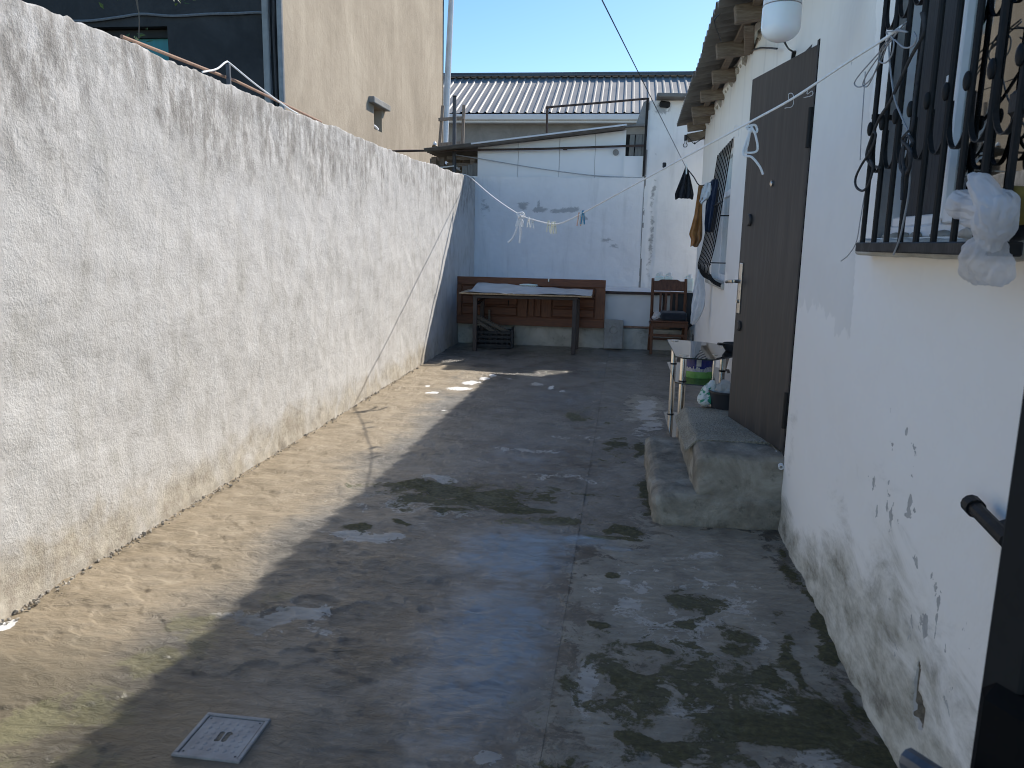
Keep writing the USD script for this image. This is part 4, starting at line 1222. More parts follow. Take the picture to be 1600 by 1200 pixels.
# ------------------------------------------------------------------ steps, rug, pipe end
steps = thing('steps', 'two worn rounded concrete steps in front of the brown door', 'steps', (.55, 4.4, 0))
low = rough(rounded((.56, 4.46, .06), (.68, 1.22, .21), .05), .012, .018, 10, 51)
MB().tm(low).build('lower_step', M['step'], steps, smooth=60)
hig = rough(rounded((.67, 4.475, .17), (.48, 1.21, .405), .045), .012, .017, 10, 52)
MB().tm(hig).build('upper_step', M['step'], steps, smooth=60)
u = np.linspace(0, 1, 46); w = np.linspace(0, 1, 60)
Uu, Ww = [g_.ravel() for g_ in np.meshgrid(u, w, indexing='ij')]
X = .405 + Uu * .445; Y = 4.13 + Ww * .80 + (Uu - .5) * .03
Zr = .386 + (fbm(np.stack([X * 8, Y * 8, 0 * X], 1), 4, 53) - .5) * .014 - sstep(-X, -.46, -.40) * .06 - .004 * sstep(.05 - Ww, 0, .05)
X = X - .012 * sstep(-X, -.46, -.40)
top_ = np.stack([X, Y, Zr], 1)
q = grid(46, 60)
rug = MB().raw(np.vstack([top_, top_ - [0, 0, .013]]), np.vstack([q, q[:, ::-1] + len(top_)]))
nv = 60
bd = list(range(0, nv)) + [i * nv + nv - 1 for i in range(1, 46)] + [45 * nv + k for k in range(nv - 2, -1, -1)] + [i * nv for i in range(44, 0, -1)]
fq = [[bd[i], bd[(i + 1) % len(bd)], bd[(i + 1) % len(bd)] + len(top_), bd[i] + len(top_)] for i in range(len(bd))]
rug.raw(np.vstack([top_, top_ - [0, 0, .013]]), fq)
rg = rug.build('door_mat', M['mat'], None, smooth=50)
tag(rg, 'worn beige pile mat lying over the upper step', 'mat')
pe = thing('hose_end', 'short white plastic pipe end between the upper step and the house wall', 'pipe', (.85, 3.9, .33))
ring = trimesh.creation.annulus(.008, .013, .16)
MB().tm(ring, rot_to((-.05, -1, -.22)), (.842, 3.93, .345)).build('tube', M['whiteplastic'], pe)
MB().tube([(.842, 3.98, .356), (.840, 3.87, .332)], .0075, 10).build('bore', M['darkhole'], pe)

# ------------------------------------------------------------------ drain cover
dc = thing('drain_cover', 'square grey plastic drain cover set in the floor', 'drain cover', (-1.047, 1.848, 0))
fr = MB()
h = .098
for sx, sy, lx, ly in ((0, 1, .196, .012), (0, -1, .196, .012), (1, 0, .012, .172), (-1, 0, .012, .172)):
    fr.box((-1.047 + sx * (h - .006), 1.848 + sy * (h - .006), .004), (lx, ly, .022), None, .002)
fr.build('frame', M['drain'], dc)
from shapely.geometry import Polygon, Point, LineString
lid = Polygon([(-.083, -.083), (.083, -.083), (.083, .083), (-.083, .083)])
slots = [LineString([(-.008 + .0, -.014), (-.010, .016)]).buffer(.0075), LineString([(.010, -.014), (.010, .018)]).buffer(.0075), Point(-.012, -.016).buffer(.006), Point(.016, .016).buffer(.006)]
for s_ in slots:
    lid = lid.difference(s_)
screws = [(sx * .075, sy * .075) for sx in (-1, 1) for sy in (-1, 1)]
for s_ in screws:
    lid = lid.difference(Point(s_).buffer(.0035))
lm = trimesh.creation.extrude_polygon(lid, .010, engine='earcut')
MB().tm(lm, None, (-1.047, 1.848, .001)).build('lid', M['drain'], dc)
for s_ in screws:
    MB().lathe([(0, 0), (.003, 0), (.003, .006), (0, .006)], (-1.047 + s_[0], 1.848 + s_[1], .001), 8).build('screw', M['blackiron'], dc)
MB().box((-1.047, 1.848, -.010), (.17, .17, .012)).build('well', M['darkhole'], dc)
st_ = MB()
for i in range(6):
    for j in range(6):
        if (i, j) in ((2, 2), (2, 3), (3, 2), (3, 3)):
            continue
        s_ = trimesh.creation.icosphere(1, 1.0)
        st_.raw(np.array(s_.vertices) * [.007, .007, .0018] + [-1.047 - .0575 + i * .023, 1.848 - .0575 + j * .023, .011], s_.faces)
st_.build('studs', M['drain'], dc)

# ------------------------------------------------------------------ ledge at the far end
lg = thing('ledge', 'built-in ledge with a mossy concrete plinth along the foot of the back wall', 'ledge', (-.3, 11.1, 0))
MB().tm(rough(rounded((-.4, 11.15, .13), (3.8, 1.10, .29), .015), .06, .016, 4, 61)).build('plinth', M['plinth'], lg, smooth=50)
MB().box((-.4, 11.2, .50), (3.7, 1.06, .48)).build('body', M['cement'], lg)
for a, b in ((-2.2, -1.38), (-1.374, -.56), (-.53, .60), (.63, 1.2)):
    MB().box(((a + b) / 2, 10.655, .515), (b - a, .02, .43), None, .003).build('front_panel', M['whiteboard'], lg)
MB().box((-.4, 11.19, .752), (3.75, 1.10, .028), None, .004).build('top_slab', M['back'], lg)
MB().box((-.4, 10.622, .750), (3.6, .03, .036), None, .003).build('edge_rail', M['rust'], lg)
MB().box((-.4, 10.612, .294), (3.6, .035, .024), None, .003).build('foot_rail', M['rust_light'], lg)
MB().box((-.545, 10.645, .52), (.03, .03, .43), None, .003).build('upright', M['rust'], lg)
MB().box((.615, 10.645, .52), (.03, .03, .43), None, .003).build('upright', M['rust'], lg)

# ------------------------------------------------------------------ wooden door on its side
wd = thing('wooden_door', 'brown panelled wooden door lying on its side against the ledge', 'door panel', (-1.2, 10.5, .27))
Rl = rx(-.10)
wo = np.array([-1.205, 10.53, .27])
W_, H_ = 2.08, .645
pp = lambda x, z, o: wo + Rl @ np.array([x - W_ / 2, -o, z])
bxx = lambda mb, x0, x1, z0, z1, o0, o1, ch=.004: mb.box(pp((x0 + x1) / 2, (z0 + z1) / 2, (o0 + o1) / 2), (x1 - x0, o1 - o0, z1 - z0), Rl, ch)
bxx(MB(), .01, W_ - .01, .01, H_ - .01, 0, .012, 0).build('backing', M['doorwood'], wd)
bxx(MB(), 0, W_, 0, .115, .013, .042).build('rail', M['doorwood'], wd)
bxx(MB(), 0, W_, H_ - .105, H_, .013, .042).build('rail', M['doorwood'], wd)
for x0, x1 in ((0, .115), (.90, 1.03), (1.23, 1.36), (W_ - .13, W_)):
    bxx(MB(), x0, x1, .117, H_ - .107, .013, .041).build('stile', M['doorwood_v'], wd)
for x0, x1 in ((.117, .898), (1.362, W_ - .132)):
    for i in range(3):
        zz0 = .120 + i * .141
        bxx(MB(), x0 + .01, x1 - .01, zz0 + .012, zz0 + .125, .013, .034, .012).build('raised_panel', M['doorwood'], wd)
        bxx(MB(), x0, x1, zz0 - .003, zz0 + .009, .013, .038, .003).build('moulding', M['doorwood'], wd)
bxx(MB(), 1.045, 1.125, .13, H_ - .12, .013, .030, .010).build('raised_panel', M['doorwood_v'], wd)
bxx(MB(), 1.135, 1.215, .13, H_ - .12, .013, .030, .010).build('raised_panel', M['doorwood_v'], wd)
MB().box(pp(1.31, H_ - .02, .05), (.02, .02, .05), Rl, .004).build('bolt', M['nickel'], wd)
MB().box(pp(.77, .30, .038), (.012, .010, .075), Rl, .003).build('bolt', M['blackiron'], wd)

# ------------------------------------------------------------------ table
tb = thing('table', 'long dark metal table with a pale sheet laid over its top', 'table', (-1.17, 10.1, 0))
for x, y in ((-1.80, 9.80), (-.535, 9.865), (-1.80, 10.33), (-.52, 10.38)):
    MB().box((x, y, .348), (.052, .052, .70), None, .004).build('leg', M['tablewood'], tb)
for p0, p1 in (((-1.83, 9.80, .70), (-.50, 9.865, .705)), ((-1.83, 10.33, .70), (-.50, 10.38, .705)), ((-1.80, 9.83, .70), (-1.80, 10.30, .70)), ((-.53, 9.89, .70), (-.52, 10.35, .70))):
    MB().bar(p0, p1, .035, .055, (0, 0, 1), .003).build('apron', M['tablewood'], tb)
MB().bar((-1.79, 9.83, .60), (-1.70, 10.30, .69), .022, .03).build('brace', M['tablewood'], tb)
MB().box((-1.165, 10.09, .740), (1.68, .70, .018), rz(.02), .003).build('board', M['chipboard'], tb)
n1, n2 = 60, 16
Uu, Ww = [g_.ravel() for g_ in np.meshgrid(np.linspace(0, 1, n1), np.linspace(0, 1, n2), indexing='ij')]
X = -1.93 + Uu * 1.60 + .05 * Ww * (1 - Uu)
Y = 9.735 + Ww * .70 + .03 * Uu
Z_ = .757 + .006 * np.sin(Uu * 9 + 1) * (1 - Ww) + .05 * sstep(Ww, .3, 1.0) * sstep(-Uu, -.9, .0) + .035 * sstep(Ww, .5, 1) + .004 * np.sin(Uu * 31)
s1 = np.stack([X, Y, Z_], 1)
MB().raw(np.vstack([s1, s1 - [0, 0, .004]]), np.vstack([grid(n1, n2), grid(n1, n2)[:, ::-1] + len(s1)])).build('top_sheet', M['tabletop'], tb, smooth=40)
br_ = thing('scrubbing_brush', 'small pale green brush lying at the back edge of the table', 'brush', (-1.2, 10.38, .80))
MB().tm(trimesh.creation.icosphere(1), np.diag([.13, .03, .016]), (-1.19, 10.40, .832)).build('body', M['bottle'], br_)
for i in range(8):
    MB().box((-1.28 + i * .026, 10.40, .806), (.012, .04, .026), None, .003).build('tuft', M['pegcream'], br_)

# crate with sticks
cr = thing('crate', 'black plastic slatted crate of sticks under the table', 'crate', (-1.6, 10.28, 0))
Rc = rz(.10); cc = np.array([-1.62, 10.28, 0])
cp = lambda x, y, z: cc + Rc @ np.array([x, y, z])
CW, CD, CH = .52, .34, .24
MB().box(cp(0, 0, .012), (CW, CD, .02), Rc, .003).build('base', M['cratemat'], cr)
for sx in (-1, 1):
    for sy in (-1, 1):
        MB().box(cp(sx * (CW / 2 - .02), sy * (CD / 2 - .02), CH / 2 + .01), (.04, .04, CH + .02), Rc, .006).build('corner', M['cratemat'], cr)
for i in range(4):
    z = .035 + i * .058
    for sy in (-1, 1):
        MB().box(cp(0, sy * (CD / 2 - .008), z), (CW - .08, .012, .036), Rc, .002).build('slat', M['cratemat'], cr)
    for sx in (-1, 1):
        MB().box(cp(sx * (CW / 2 - .008), 0, z + (.02 if i == 3 else 0)), (.012, CD - .08, .036), Rc, .002).build('slat', M['cratemat'], cr)
for i, x in enumerate(np.linspace(-.18, .18, 6)):
    for sy in (-1, 1):
        MB().box(cp(x, sy * (CD / 2 - .006), .12), (.016, .010, .20), Rc, .002).build('rib', M['cratemat'], cr)
sticks = [((-1.86, 10.16, .42), (-1.42, 10.26, .20), .045, .03, 'thick grey stick leaning out of the crate, nearest its right end'), ((-1.84, 10.12, .36), (-1.60, 10.20, .20), .04, .025, 'short grey stick low at the left of the crate'), ((-1.72, 10.42, .47), (-1.70, 10.36, .10), .025, .02, 'thin upright stick at the back of the crate'), ((-1.83, 10.30, .34), (-1.50, 10.34, .16), .035, .03, 'split stick lying inside the crate behind the others')]
for a_, b_, w1, w2, lb in sticks:
    o = MB().tm(rough(m3.Manifold.batch_hull([m3.Manifold.cube((w1, w2, .02), True).translate((0, 0, s_ * np.linalg.norm(np.subtract(b_, a_)) / 2)) for s_ in (-1, 1)]), .03, .006, 18, 6), rot_to(np.subtract(b_, a_)), np.add(a_, b_) / 2).build('stick', M['firewood'], None, smooth=40)
    tag(o, lb, 'stick')
# block
bl = thing('concrete_block', 'small grey concrete slab with a round boss leaning against the ledge', 'block', (-.03, 10.45, 0))
Rb = rx(-.16) @ rz(.03)
MB().tm(rough(rounded((0, 0, 0), (.255, .075, .39), .012), .02, .006, 10, 62), Rb, (-.035, 10.48, .20)).build('slab', M['block'], bl, smooth=50)
tor = trimesh.creation.torus(.05, .010)
MB().tm(tor, Rb @ rx(math.pi / 2), np.array([-.035, 10.48, .20]) + Rb @ np.array([.0, -.037, .06])).build('boss_ring', M['block'], bl, smooth=True)

# ------------------------------------------------------------------ chair
ch = thing('chair', 'reddish brown wooden chair with a slatted back at the far right', 'chair', (.66, 10.3, 0))
for x in (.455, .885):
    MB().bar((x, 10.12, 0), (x, 10.13, .425), .036, .036, (1, 0, 0), .005).build('leg', M['chairwood'], ch)
    MB().tube(spline([(x - .01, 10.56, 0), (x - .004, 10.50, .25), (x, 10.49, .44), (x, 10.53, .75), (x, 10.58, .955)], 5), .020, 4).build('rear_leg', M['chairwood'], ch)
    MB().bar((x, 10.13, .21), (x, 10.50, .21), .02, .028, (0, 0, 1)).build('stretcher', M['chairwood'], ch)
    MB().bar((x, 10.13, .385), (x, 10.49, .385), .022, .06, (0, 0, 1)).build('seat_rail', M['chairwood'], ch)
MB().box((.67, 10.115, .385), (.43, .022, .06), None, .003).build('seat_rail', M['chairwood'], ch)
MB().box((.67, 10.12, .25), (.41, .02, .035), None, .003).build('stretcher', M['chairwood'], ch)
MB().box((.67, 10.50, .16), (.41, .02, .03), None, .003).build('stretcher', M['chairwood'], ch)
MB().box((.67, 10.30, .428), (.47, .42, .022), None, .008).build('seat', M['chairwood'], ch)
xs_ = np.linspace(-.2, .2, 21)
prof_ = [(x, .0) for x in xs_] + [(x, .125 + .022 * (1 - sstep(np.abs(x), .10, .15))) for x in xs_[::-1]]
MB().prism(prof_, -.011, .011, rx(math.pi / 2 - .22) , (.67, 10.545, .80)).build('top_rail', M['chairwood'], ch)
MB().box((.67, 10.535, .775), (.41, .02, .022), None, .003).build('lower_rail', M['chairwood'], ch)
MB().box((.67, 10.495, .50), (.41, .02, .03), None, .003).build('lower_rail', M['chairwood'], ch)
for x in (.565, .635, .705, .775):
    MB().bar((x, 10.497, .51), (x, 10.535, .77), .030, .014, (1, 0, 0), .002).build('slat', M['chairwood'], ch)
cu = MB().tm(rough(rounded((.725, 10.29, .493), (.33, .34, .105), .028), .025, .006, 8, 63)).build('seat_cushion', M['cushion'], None, smooth=60)
tag(cu, 'thick dark blue-grey cushion lying on the wooden chair', 'cushion')
cb_ = rough(m3.Manifold.batch_hull([m3.Manifold.sphere(.03, 14).translate(p_) for p_ in ((.49, 10.20, .475), (.53, 10.2, .52), (.50, 10.25, .50))]), .008, .03, 30, 64)
o = MB().tm(cb_).build('crumpled_bag', M['whitebag'], None, smooth=30)
tag(o, 'little crumpled white plastic bag on the left of the chair seat', 'bag')
o = MB().box((.855, 10.605, .53), (.30, .03, .50), rx(-.06), .004).build('black_board', M['blackplastic'], None)
tag(o, 'black board leaning on the ledge behind the chair', 'board')
o = MB().tm(rough(m3.Manifold.batch_hull([m3.Manifold.sphere(r_, 14).translate(p_) for p_, r_ in (((1.0, 10.5, .06), .06), ((1.0, 10.5, .28), .05), ((1.05, 10.52, .36), .02))]), .015, .02, 18, 65)).build('grey_sack', M['greybag'], None, smooth=40)
tag(o, 'grey sack slumped between the chair and the house corner', 'sack')


def jug(name, x, y, z, r, h, lab, sq=True):
    t0 = thing(name, lab, 'canister', (x, y, z), group=None)
    MB().man(rounded((x, y, z + h * .42), (2 * r, 2 * r * .8, h * .84), r * .35)).build('body', M['bottle'], t0, smooth=40)
    MB().lathe([(0, 0), (.022, 0), (.022, .02), (.026, .022), (.026, .05), (0, .05)], (x + r * .3, y, z + h * .83), 14).build('cap', M['whiteplastic'], t0)
    MB().tube(spline([(x - r * .7, y, z + h * .8), (x - r * .5, y, z + h * .93), (x + r * .0, y, z + h * .93), (x + r * .1, y, z + h * .83)], 5), .009, 6).build('handle', M['bottle'], t0)


jug('canister', .565, 11.1, .767, .062, .245, 'pale green plastic canister seen above the left half of the chair back')
jug('canister', .690, 11.1, .767, .058, .240, 'pale green plastic canister beside another, above the right half of the chair back')
jug('canister', .965, 11.05, .767, .062, .225, 'pale green plastic canister at the house corner, right of the chair')

# ------------------------------------------------------------------ glass stand and what is on it
ts = thing('television_stand', 'black glass stand with thick chrome legs beyond the steps', 'stand', (.6, 5.6, 0))
plan = np.array([(.400, 6.05), (.403, 5.16), (.44, 5.11), (.62, 5.07), (.800, 5.30), (.835, 5.80), (.66, 5.98), (.44, 6.08)])[::-1]


def shelf(z, inset, th, name):
    c_0 = plan.mean(0)
    pl_ = c_0 + (plan - c_0) * (1 - inset)
    pg = Polygon(pl_).buffer(.015).buffer(-.008)
    m_ = trimesh.creation.extrude_polygon(pg, th, engine='earcut')
    MB().tm(m_, None, (0, 0, z)).build(name, M['blackglass'], ts)


shelf(.672, 0, .009, 'glass_top')
shelf(.500, .03, .008, 'glass_shelf')
shelf(.105, .02, .008, 'glass_shelf')
for x, y, r_ in ((.445, 5.98, .021), (.452, 5.20, .022), (.660, 5.28, .010), (.775, 5.72, .021)):
    lg_ = MB().lathe([(0, .0), (r_, 0), (r_, .672), (0, .672)], (x, y, 0), 20).build('leg', M['chrome'], ts, smooth=40)
    for z in (.113, .508, .096, .492):
        MB().lathe([(0, 0), (r_ + .004, 0), (r_ + .004, .006), (0, .006)], (x, y, z), 20).build('ring', M['blackplastic'], lg_)
    MB().lathe([(0, 0), (r_ + .008, 0), (r_ + .008, .003), (0, .003)], (x, y, .681), 20).build('top_disc', M['nickel'], lg_)
tn = thing('tin', 'round tin with a blue band and green foot on the stand shelf', 'tin', (.575, 5.42, .508))
tx, ty, tz = .575, 5.42, .509
R_ = .098
for nm, z0, z1, mt, dr in (('lower_band', 0, .045, 'tingreen', 0), ('picture_band', .045, .066, 'tinpurple', .0004), ('upper_band', .066, .148, 'tinblue', 0)):
    MB().lathe([(0, z0), (R_ + dr, z0), (R_ + dr, z1), (0, z1)], (tx, ty, tz), 36).build(nm, M[mt], tn, smooth=40)
MB().lathe([(0, .148), (R_ + .003, .148), (R_ + .003, .156), (R_ - .004, .156), (R_ - .006, .151), (0, .151)], (tx, ty, tz), 36).build('lid_rim', M['nickel'], tn, smooth=40)
an = np.linspace(-.16, .16, 7)
lab = []
for da in (an,):
    for zz in (.083, .128):
        lab.append(np.stack([tx + (R_ + .001) * np.sin(da - .10), ty - (R_ + .001) * np.cos(da - .10), 0 * da + tz + zz], 1))
MB().raw(np.vstack(lab), [[i, i + 1, i + 8, i + 7] for i in range(6)]).build('label', M['tinlabel'], tn)
rng = np.random.default_rng(6)
dec = MB()
for i in range(26):
    a_ = rng.uniform(-1.2, 1.2); zz = rng.uniform(.05, .075); w_, h_ = rng.uniform(.003, .010), rng.uniform(.004, .012)
    pts = np.array([[-w_, -h_], [w_, -h_], [w_, h_], [-w_, h_]])
    dec.raw(np.stack([tx + (R_ + .0012) * np.sin(a_ + pts[:, 0] / R_), ty - (R_ + .0012) * np.cos(a_ + pts[:, 0] / R_), tz + zz + pts[:, 1]], 1), [[0, 1, 2, 3]])
dec.build('pale_motifs', M['tinlabel'], tn)
pn = thing('pan', 'small black pan on the glass top half hidden by the door', 'pan', (.79, 5.5, .681))
MB().lathe([(0, 0), (.055, 0), (.075, .03), (.078, .055), (.074, .055), (.055, .01), (0, .01)], (.815, 5.52, .682), 24).build('body', M['blackplastic'], pn, smooth=40)
MB().tube([(.75, 5.50, .728), (.70, 5.46, .735)], .010, 8).build('handle', M['blackplastic'], pn)
bk = thing('bucket', 'small dark navy tub at the far end of the upper step against the door', 'tub', (.68, 5.0, .37))
MB().lathe([(0, 0), (.085, 0), (.100, .10), (.108, .102), (.108, .112), (.096, .112), (.082, .012), (0, .012)], (.705, 4.99, .385), 28).build('body', M['blackplastic'], bk, smooth=40)
o = MB().tm(rough(m3.Manifold.batch_hull([m3.Manifold.sphere(r_, 14).translate(p_) for p_, r_ in (((.705, 5.02, .47), .07), ((.69, 5.03, .53), .03), ((.75, 5.03, .50), .035))]), .010, .022, 20, 71)).build('crumpled_bag', M['greybag'], None, smooth=35)
tag(o, 'crumpled beige-grey bag stuffed in the dark tub', 'bag')
gb = rough(m3.Manifold.batch_hull([m3.Manifold.sphere(r_, 16).translate(p_) for p_, r_ in (((.575, 5.0, .42), .038), ((.60, 5.02, .47), .042), ((.625, 5.03, .535), .022), ((.64, 5.0, .44), .03))]), .008, .018, 22, 72)
o = MB().tm(gb).build('printed_bag', M['greenbag'], None, smooth=35)
tag(o, 'white and green plastic bag leaning beside the dark tub', 'bag')
o = MB().man(rounded((.53, 5.75, .155), (.09, .16, .085), .015)).build('black_box', M['blackplastic'], None, smooth=40)
tag(o, 'small black box on the lowest glass shelf', 'box')
bm = thing('broom_handles', 'two pale sticks leaning on the house wall behind the stand', 'sticks', (.86, 6.1, 0))
for i, (x0, y0) in enumerate(((.77, 6.18), (.80, 6.28))):
    MB().tube([(x0, y0, 0), (HX(6.2, .02), y0 + .03, .60)], .011, 8).build('stick', M['weathered'], bm)

# ------------------------------------------------------------------ lamps
bz = aty(1218, 66, 3.2)
lb = thing('light_bulb', 'large white bulb lamp hanging under the eaves above the brown door', 'lamp', tuple(bz))
r_ = .0705
prof = [(0, 0)] + [(r_ * math.sin(t), .052 * (1 - math.cos(t))) for t in np.linspace(.12, math.pi / 2, 12)] + [(r_ * 1.0, .121), (r_ * .96, .126), (0, .126)]
MB().lathe(prof, bz, 40).build('diffuser', M['bulbwhite'], lb, smooth=40)
MB().lathe([(0, .129), (r_ * .985, .129), (r_ * .97, .150), (r_ * .90, .168), (r_ * .70, .20), (r_ * .5, .225), (.026, .25), (0, .25)], bz, 40).build('collar', M['bulbcap'], lb, smooth=40)
MB().lathe([(0, .25), (.02, .25), (.02, .30), (0, .30)], bz, 20).build('socket', M['blackplastic'], lb, smooth=40)
MB().tube(spline([bz + [0, 0, .30], bz + [.0, .05, .40], bz + [.02, .25, .44], [HX(3.6, .12), 3.60, 2.80]], 6), .005, 6).build('cord', M['blackcable'], lb)
MB().tube(spline([bz + [.02, .02, .14], bz + [.06, .05, .05], aty(1226, 62, 3.45), ath(1232, 76, .05), ath(1239, 82, .01), ath(1238, 98, .006)], 7), .0045, 6).build('cable', M['blackcable'], lb)
sb = thing('small_bulb', 'small clear bulb under the last rafter at the house corner', 'lamp', (.76, 10.45, 2.7))
sp_ = np.array([HX(10.48, .24), 10.48, 2.705])
MB().lathe([(0, 0), (.018, 0), (.020, .07), (0, .07)], sp_, 14).build('socket', M['blackplastic'], sb, smooth=40)
MB().lathe([(0, -.085)] + [(.030 * math.sin(t), -.055 - .030 * math.cos(t)) for t in np.linspace(.1, 2.5, 12)] + [(.014, 0), (0, 0)], sp_, 20).build('bulb', M['clearglass'], sb, smooth=True)
MB().tube(spline([sp_ + [.0, 0, .06], sp_ + [.04, -.02, .03], sp_ + [.10, -.03, -.035], sp_ + [.14, -.02, -.02], sp_ + [.24, -.01, .05]], 6), .005, 6).build('wire', M['blackcable'], sb)
MB().tm(trimesh.creation.icosphere(1, .014), None, sp_ + [.115, -.03, -.035]).build('wire_joint', M['blackcable'], sb)

# ------------------------------------------------------------------ clothes line, ties and pegs
RA = np.array([LX + .02, 11.22, 2.30]); RB = np.array([HX(2.38, .09), 2.38, 2.0])
rn = unit(np.cross(RB - RA, [0, 0, 1.0]))
rp = lambda x, y: atplane(x, y, RA, rn)
cl = thing('clothes_line', 'white cord sagging across the courtyard from the left wall to the nearer window grille', 'clothes line', (0, 6, 2))
pts = [RA] + [rp(*p_) for p_ in ((770, 307), (810, 334), (840, 345), (868, 350), (890, 343), (908, 334), (950, 311), (1005, 281), (1075, 243), (1175, 189), (1240, 153), (1320, 100), (1380, 62))] + [RB]
pts = spline(pts, 8)
rr_ = np.interp(np.linalg.norm(pts - EYE, axis=1), [2.5, 11], [.0042, .0054])
MB().tube(pts, rr_, 8).build('cord', M['greyrope'], cl)
MB().tube(spline([RA, RA + [-.06, .02, .02], RA + [-.17, .05, .03], RA + [-.25, .06, -.05]], 5), .006, 6).build('tied_end', M['greyrope'], cl)
for p_, s_ in (((1232, 155), 1), ((1262, 138), -1), ((1148, 204), 1)):
    a_ = rp(*p_)
    MB().tube(spline([a_, a_ + [.0, .0, .018 * s_], a_ + [.010, -.02, .012 * s_], a_ + [.012, -.02, -.025], a_ + [-.008, .01, -.028]], 5), .0009, 5).build('frayed_strand', M['greyrope'], cl)


def tie(label, c_0, tails, r0, loop):
    t0 = thing('knotted_tie', label, 'tie', tuple(c_0))
    MB().tm(trimesh.creation.icosphere(2, 1.0), np.diag([r0 * 2.0, r0 * 2.0, r0 * 2.4]), c_0).build('knot', M['greyrope'], t0)
    MB().tube(spline([c_0, c_0 + loop * np.array([-.5, 0, .4]), c_0 + loop * np.array([.6, 0, .7]), c_0 + loop * np.array([.9, 0, -.2]), c_0], 6), r0, 6).build('loop', M['greyrope'], t0)
    for tl in tails:
        MB().tube(spline([c_0] + [c_0 + np.array(q_) for q_ in tl], 6), r0, 6).build('tail', M['greyrope'], t0)


tie('white knotted tie with two long tails, leftmost on the sagging clothes line', rp(812, 336) - [0, 0, .012], [[(-.02, 0, -.10), (-.06, 0, -.20), (-.11, 0, -.25)], [(.01, 0, -.08), (.012, 0, -.17), (.005, 0, -.25)], [(-.02, 0, -.05), (-.035, 0, -.10)], [(.03, 0, -.05), (.03, 0, -.10)]], .009, .05)
k0 = rp(1173, 191)
tie('white knotted ribbon hanging from the clothes line in front of the door edge', k0 - [0, 0, .03], [[(-.005, 0, -.05), (-.01, 0, -.08), (.03, -.01, -.075), (.02, -.01, -.02), (.0, 0, .02)], [(-.02, 0, -.085), (.01, -.02, -.10), (.04, -.03, -.135), (.055, -.03, -.165)]], .0045, .028)


def peg(name, mat, label, loc, rzdeg):
    t0 = thing(name, label, 'clothes peg', loc, group=None)
    t0.prim.GetAttribute('xformOp:translate')
    L = np.array(loc)
    Rz = rz(rzdeg)
    for s_ in (-1, 1):
        a_, b_ = L + Rz @ np.array([0, .003 * s_, .018]), L + Rz @ np.array([0, .013 * s_, -.075])
        MB().bar(a_, b_, .013, .008, Rz @ np.array([1.0, 0, 0]), .002).build('prong', mat, t0)
    MB().tube(spline([L + Rz @ np.array(q_) for q_ in ((-.008, .007, -.02), (-.008, -.007, -.02), (.008, -.007, -.022), (.008, .007, -.022))], 3), .0018, 5).build('spring', M['nickel'], t0)
    return t0


pk = [((826, 342), 'pegwhite', 1.2, 'white clothes peg just right of the knotted tie on the sagging line'), ((832, 344), 'pegwhite', 1.5, 'white clothes peg, right one of a close pair beside the knotted tie'),
      ((857, 348), 'pegcream', 1.4, 'cream clothes peg, left of three at the lowest point of the line'), ((863, 350), 'pegcream', 1.1, 'cream clothes peg, middle of three at the lowest point of the line'), ((867, 350), 'pegcream', 1.6, 'cream clothes peg, right of three at the lowest point of the line'),
      ((905, 336), 'pegpink', 1.3, 'peach clothes peg beside a blue one on the rising line'), ((908, 334), 'pegwhite', 1.3, 'white clothes peg between the peach and the blue one'), ((911, 333), 'pegblue', 1.1, 'blue clothes peg on the rising part of the line')]
for (x, y), mt, a_, lb_ in pk:
    peg('clothes_peg', M[mt], lb_, tuple(rp(x, y)), a_ + .2)
o = MB().box(rp(1038, 258), (.018, .012, .026), None, .004).build('black_clip', M['blackplastic'], None)
tag(o, 'tiny black clip on the white clothes line right of the tall wall pipe', 'clip')

# dark wire with the washing
W0 = aty(1072, 262, 8.0)
dl = thing('wire_line', 'thin dark wire slanting down from above to the far window grille', 'wire', tuple(W0))
WA = np.array([-.50, -.34, 2.2])
MB().tube(np.linspace(WA, W0, 24) + np.stack([0 * np.arange(24), 0 * np.arange(24), 0 * np.arange(24)], 1), .0024, 6).build('strand', M['blackcable'], dl)
E1, E2, E3 = aty(1094, 290, 8.0), aty(1112, 284, 8.0), np.array([HX(8.0, .05), 8.0, 2.03])
MB().tube(spline([W0, (W0 + E1) / 2 + [0, 0, .005], E1, E2, E3], 6), .0055, 6).build('tail', M['blackcable'], dl)


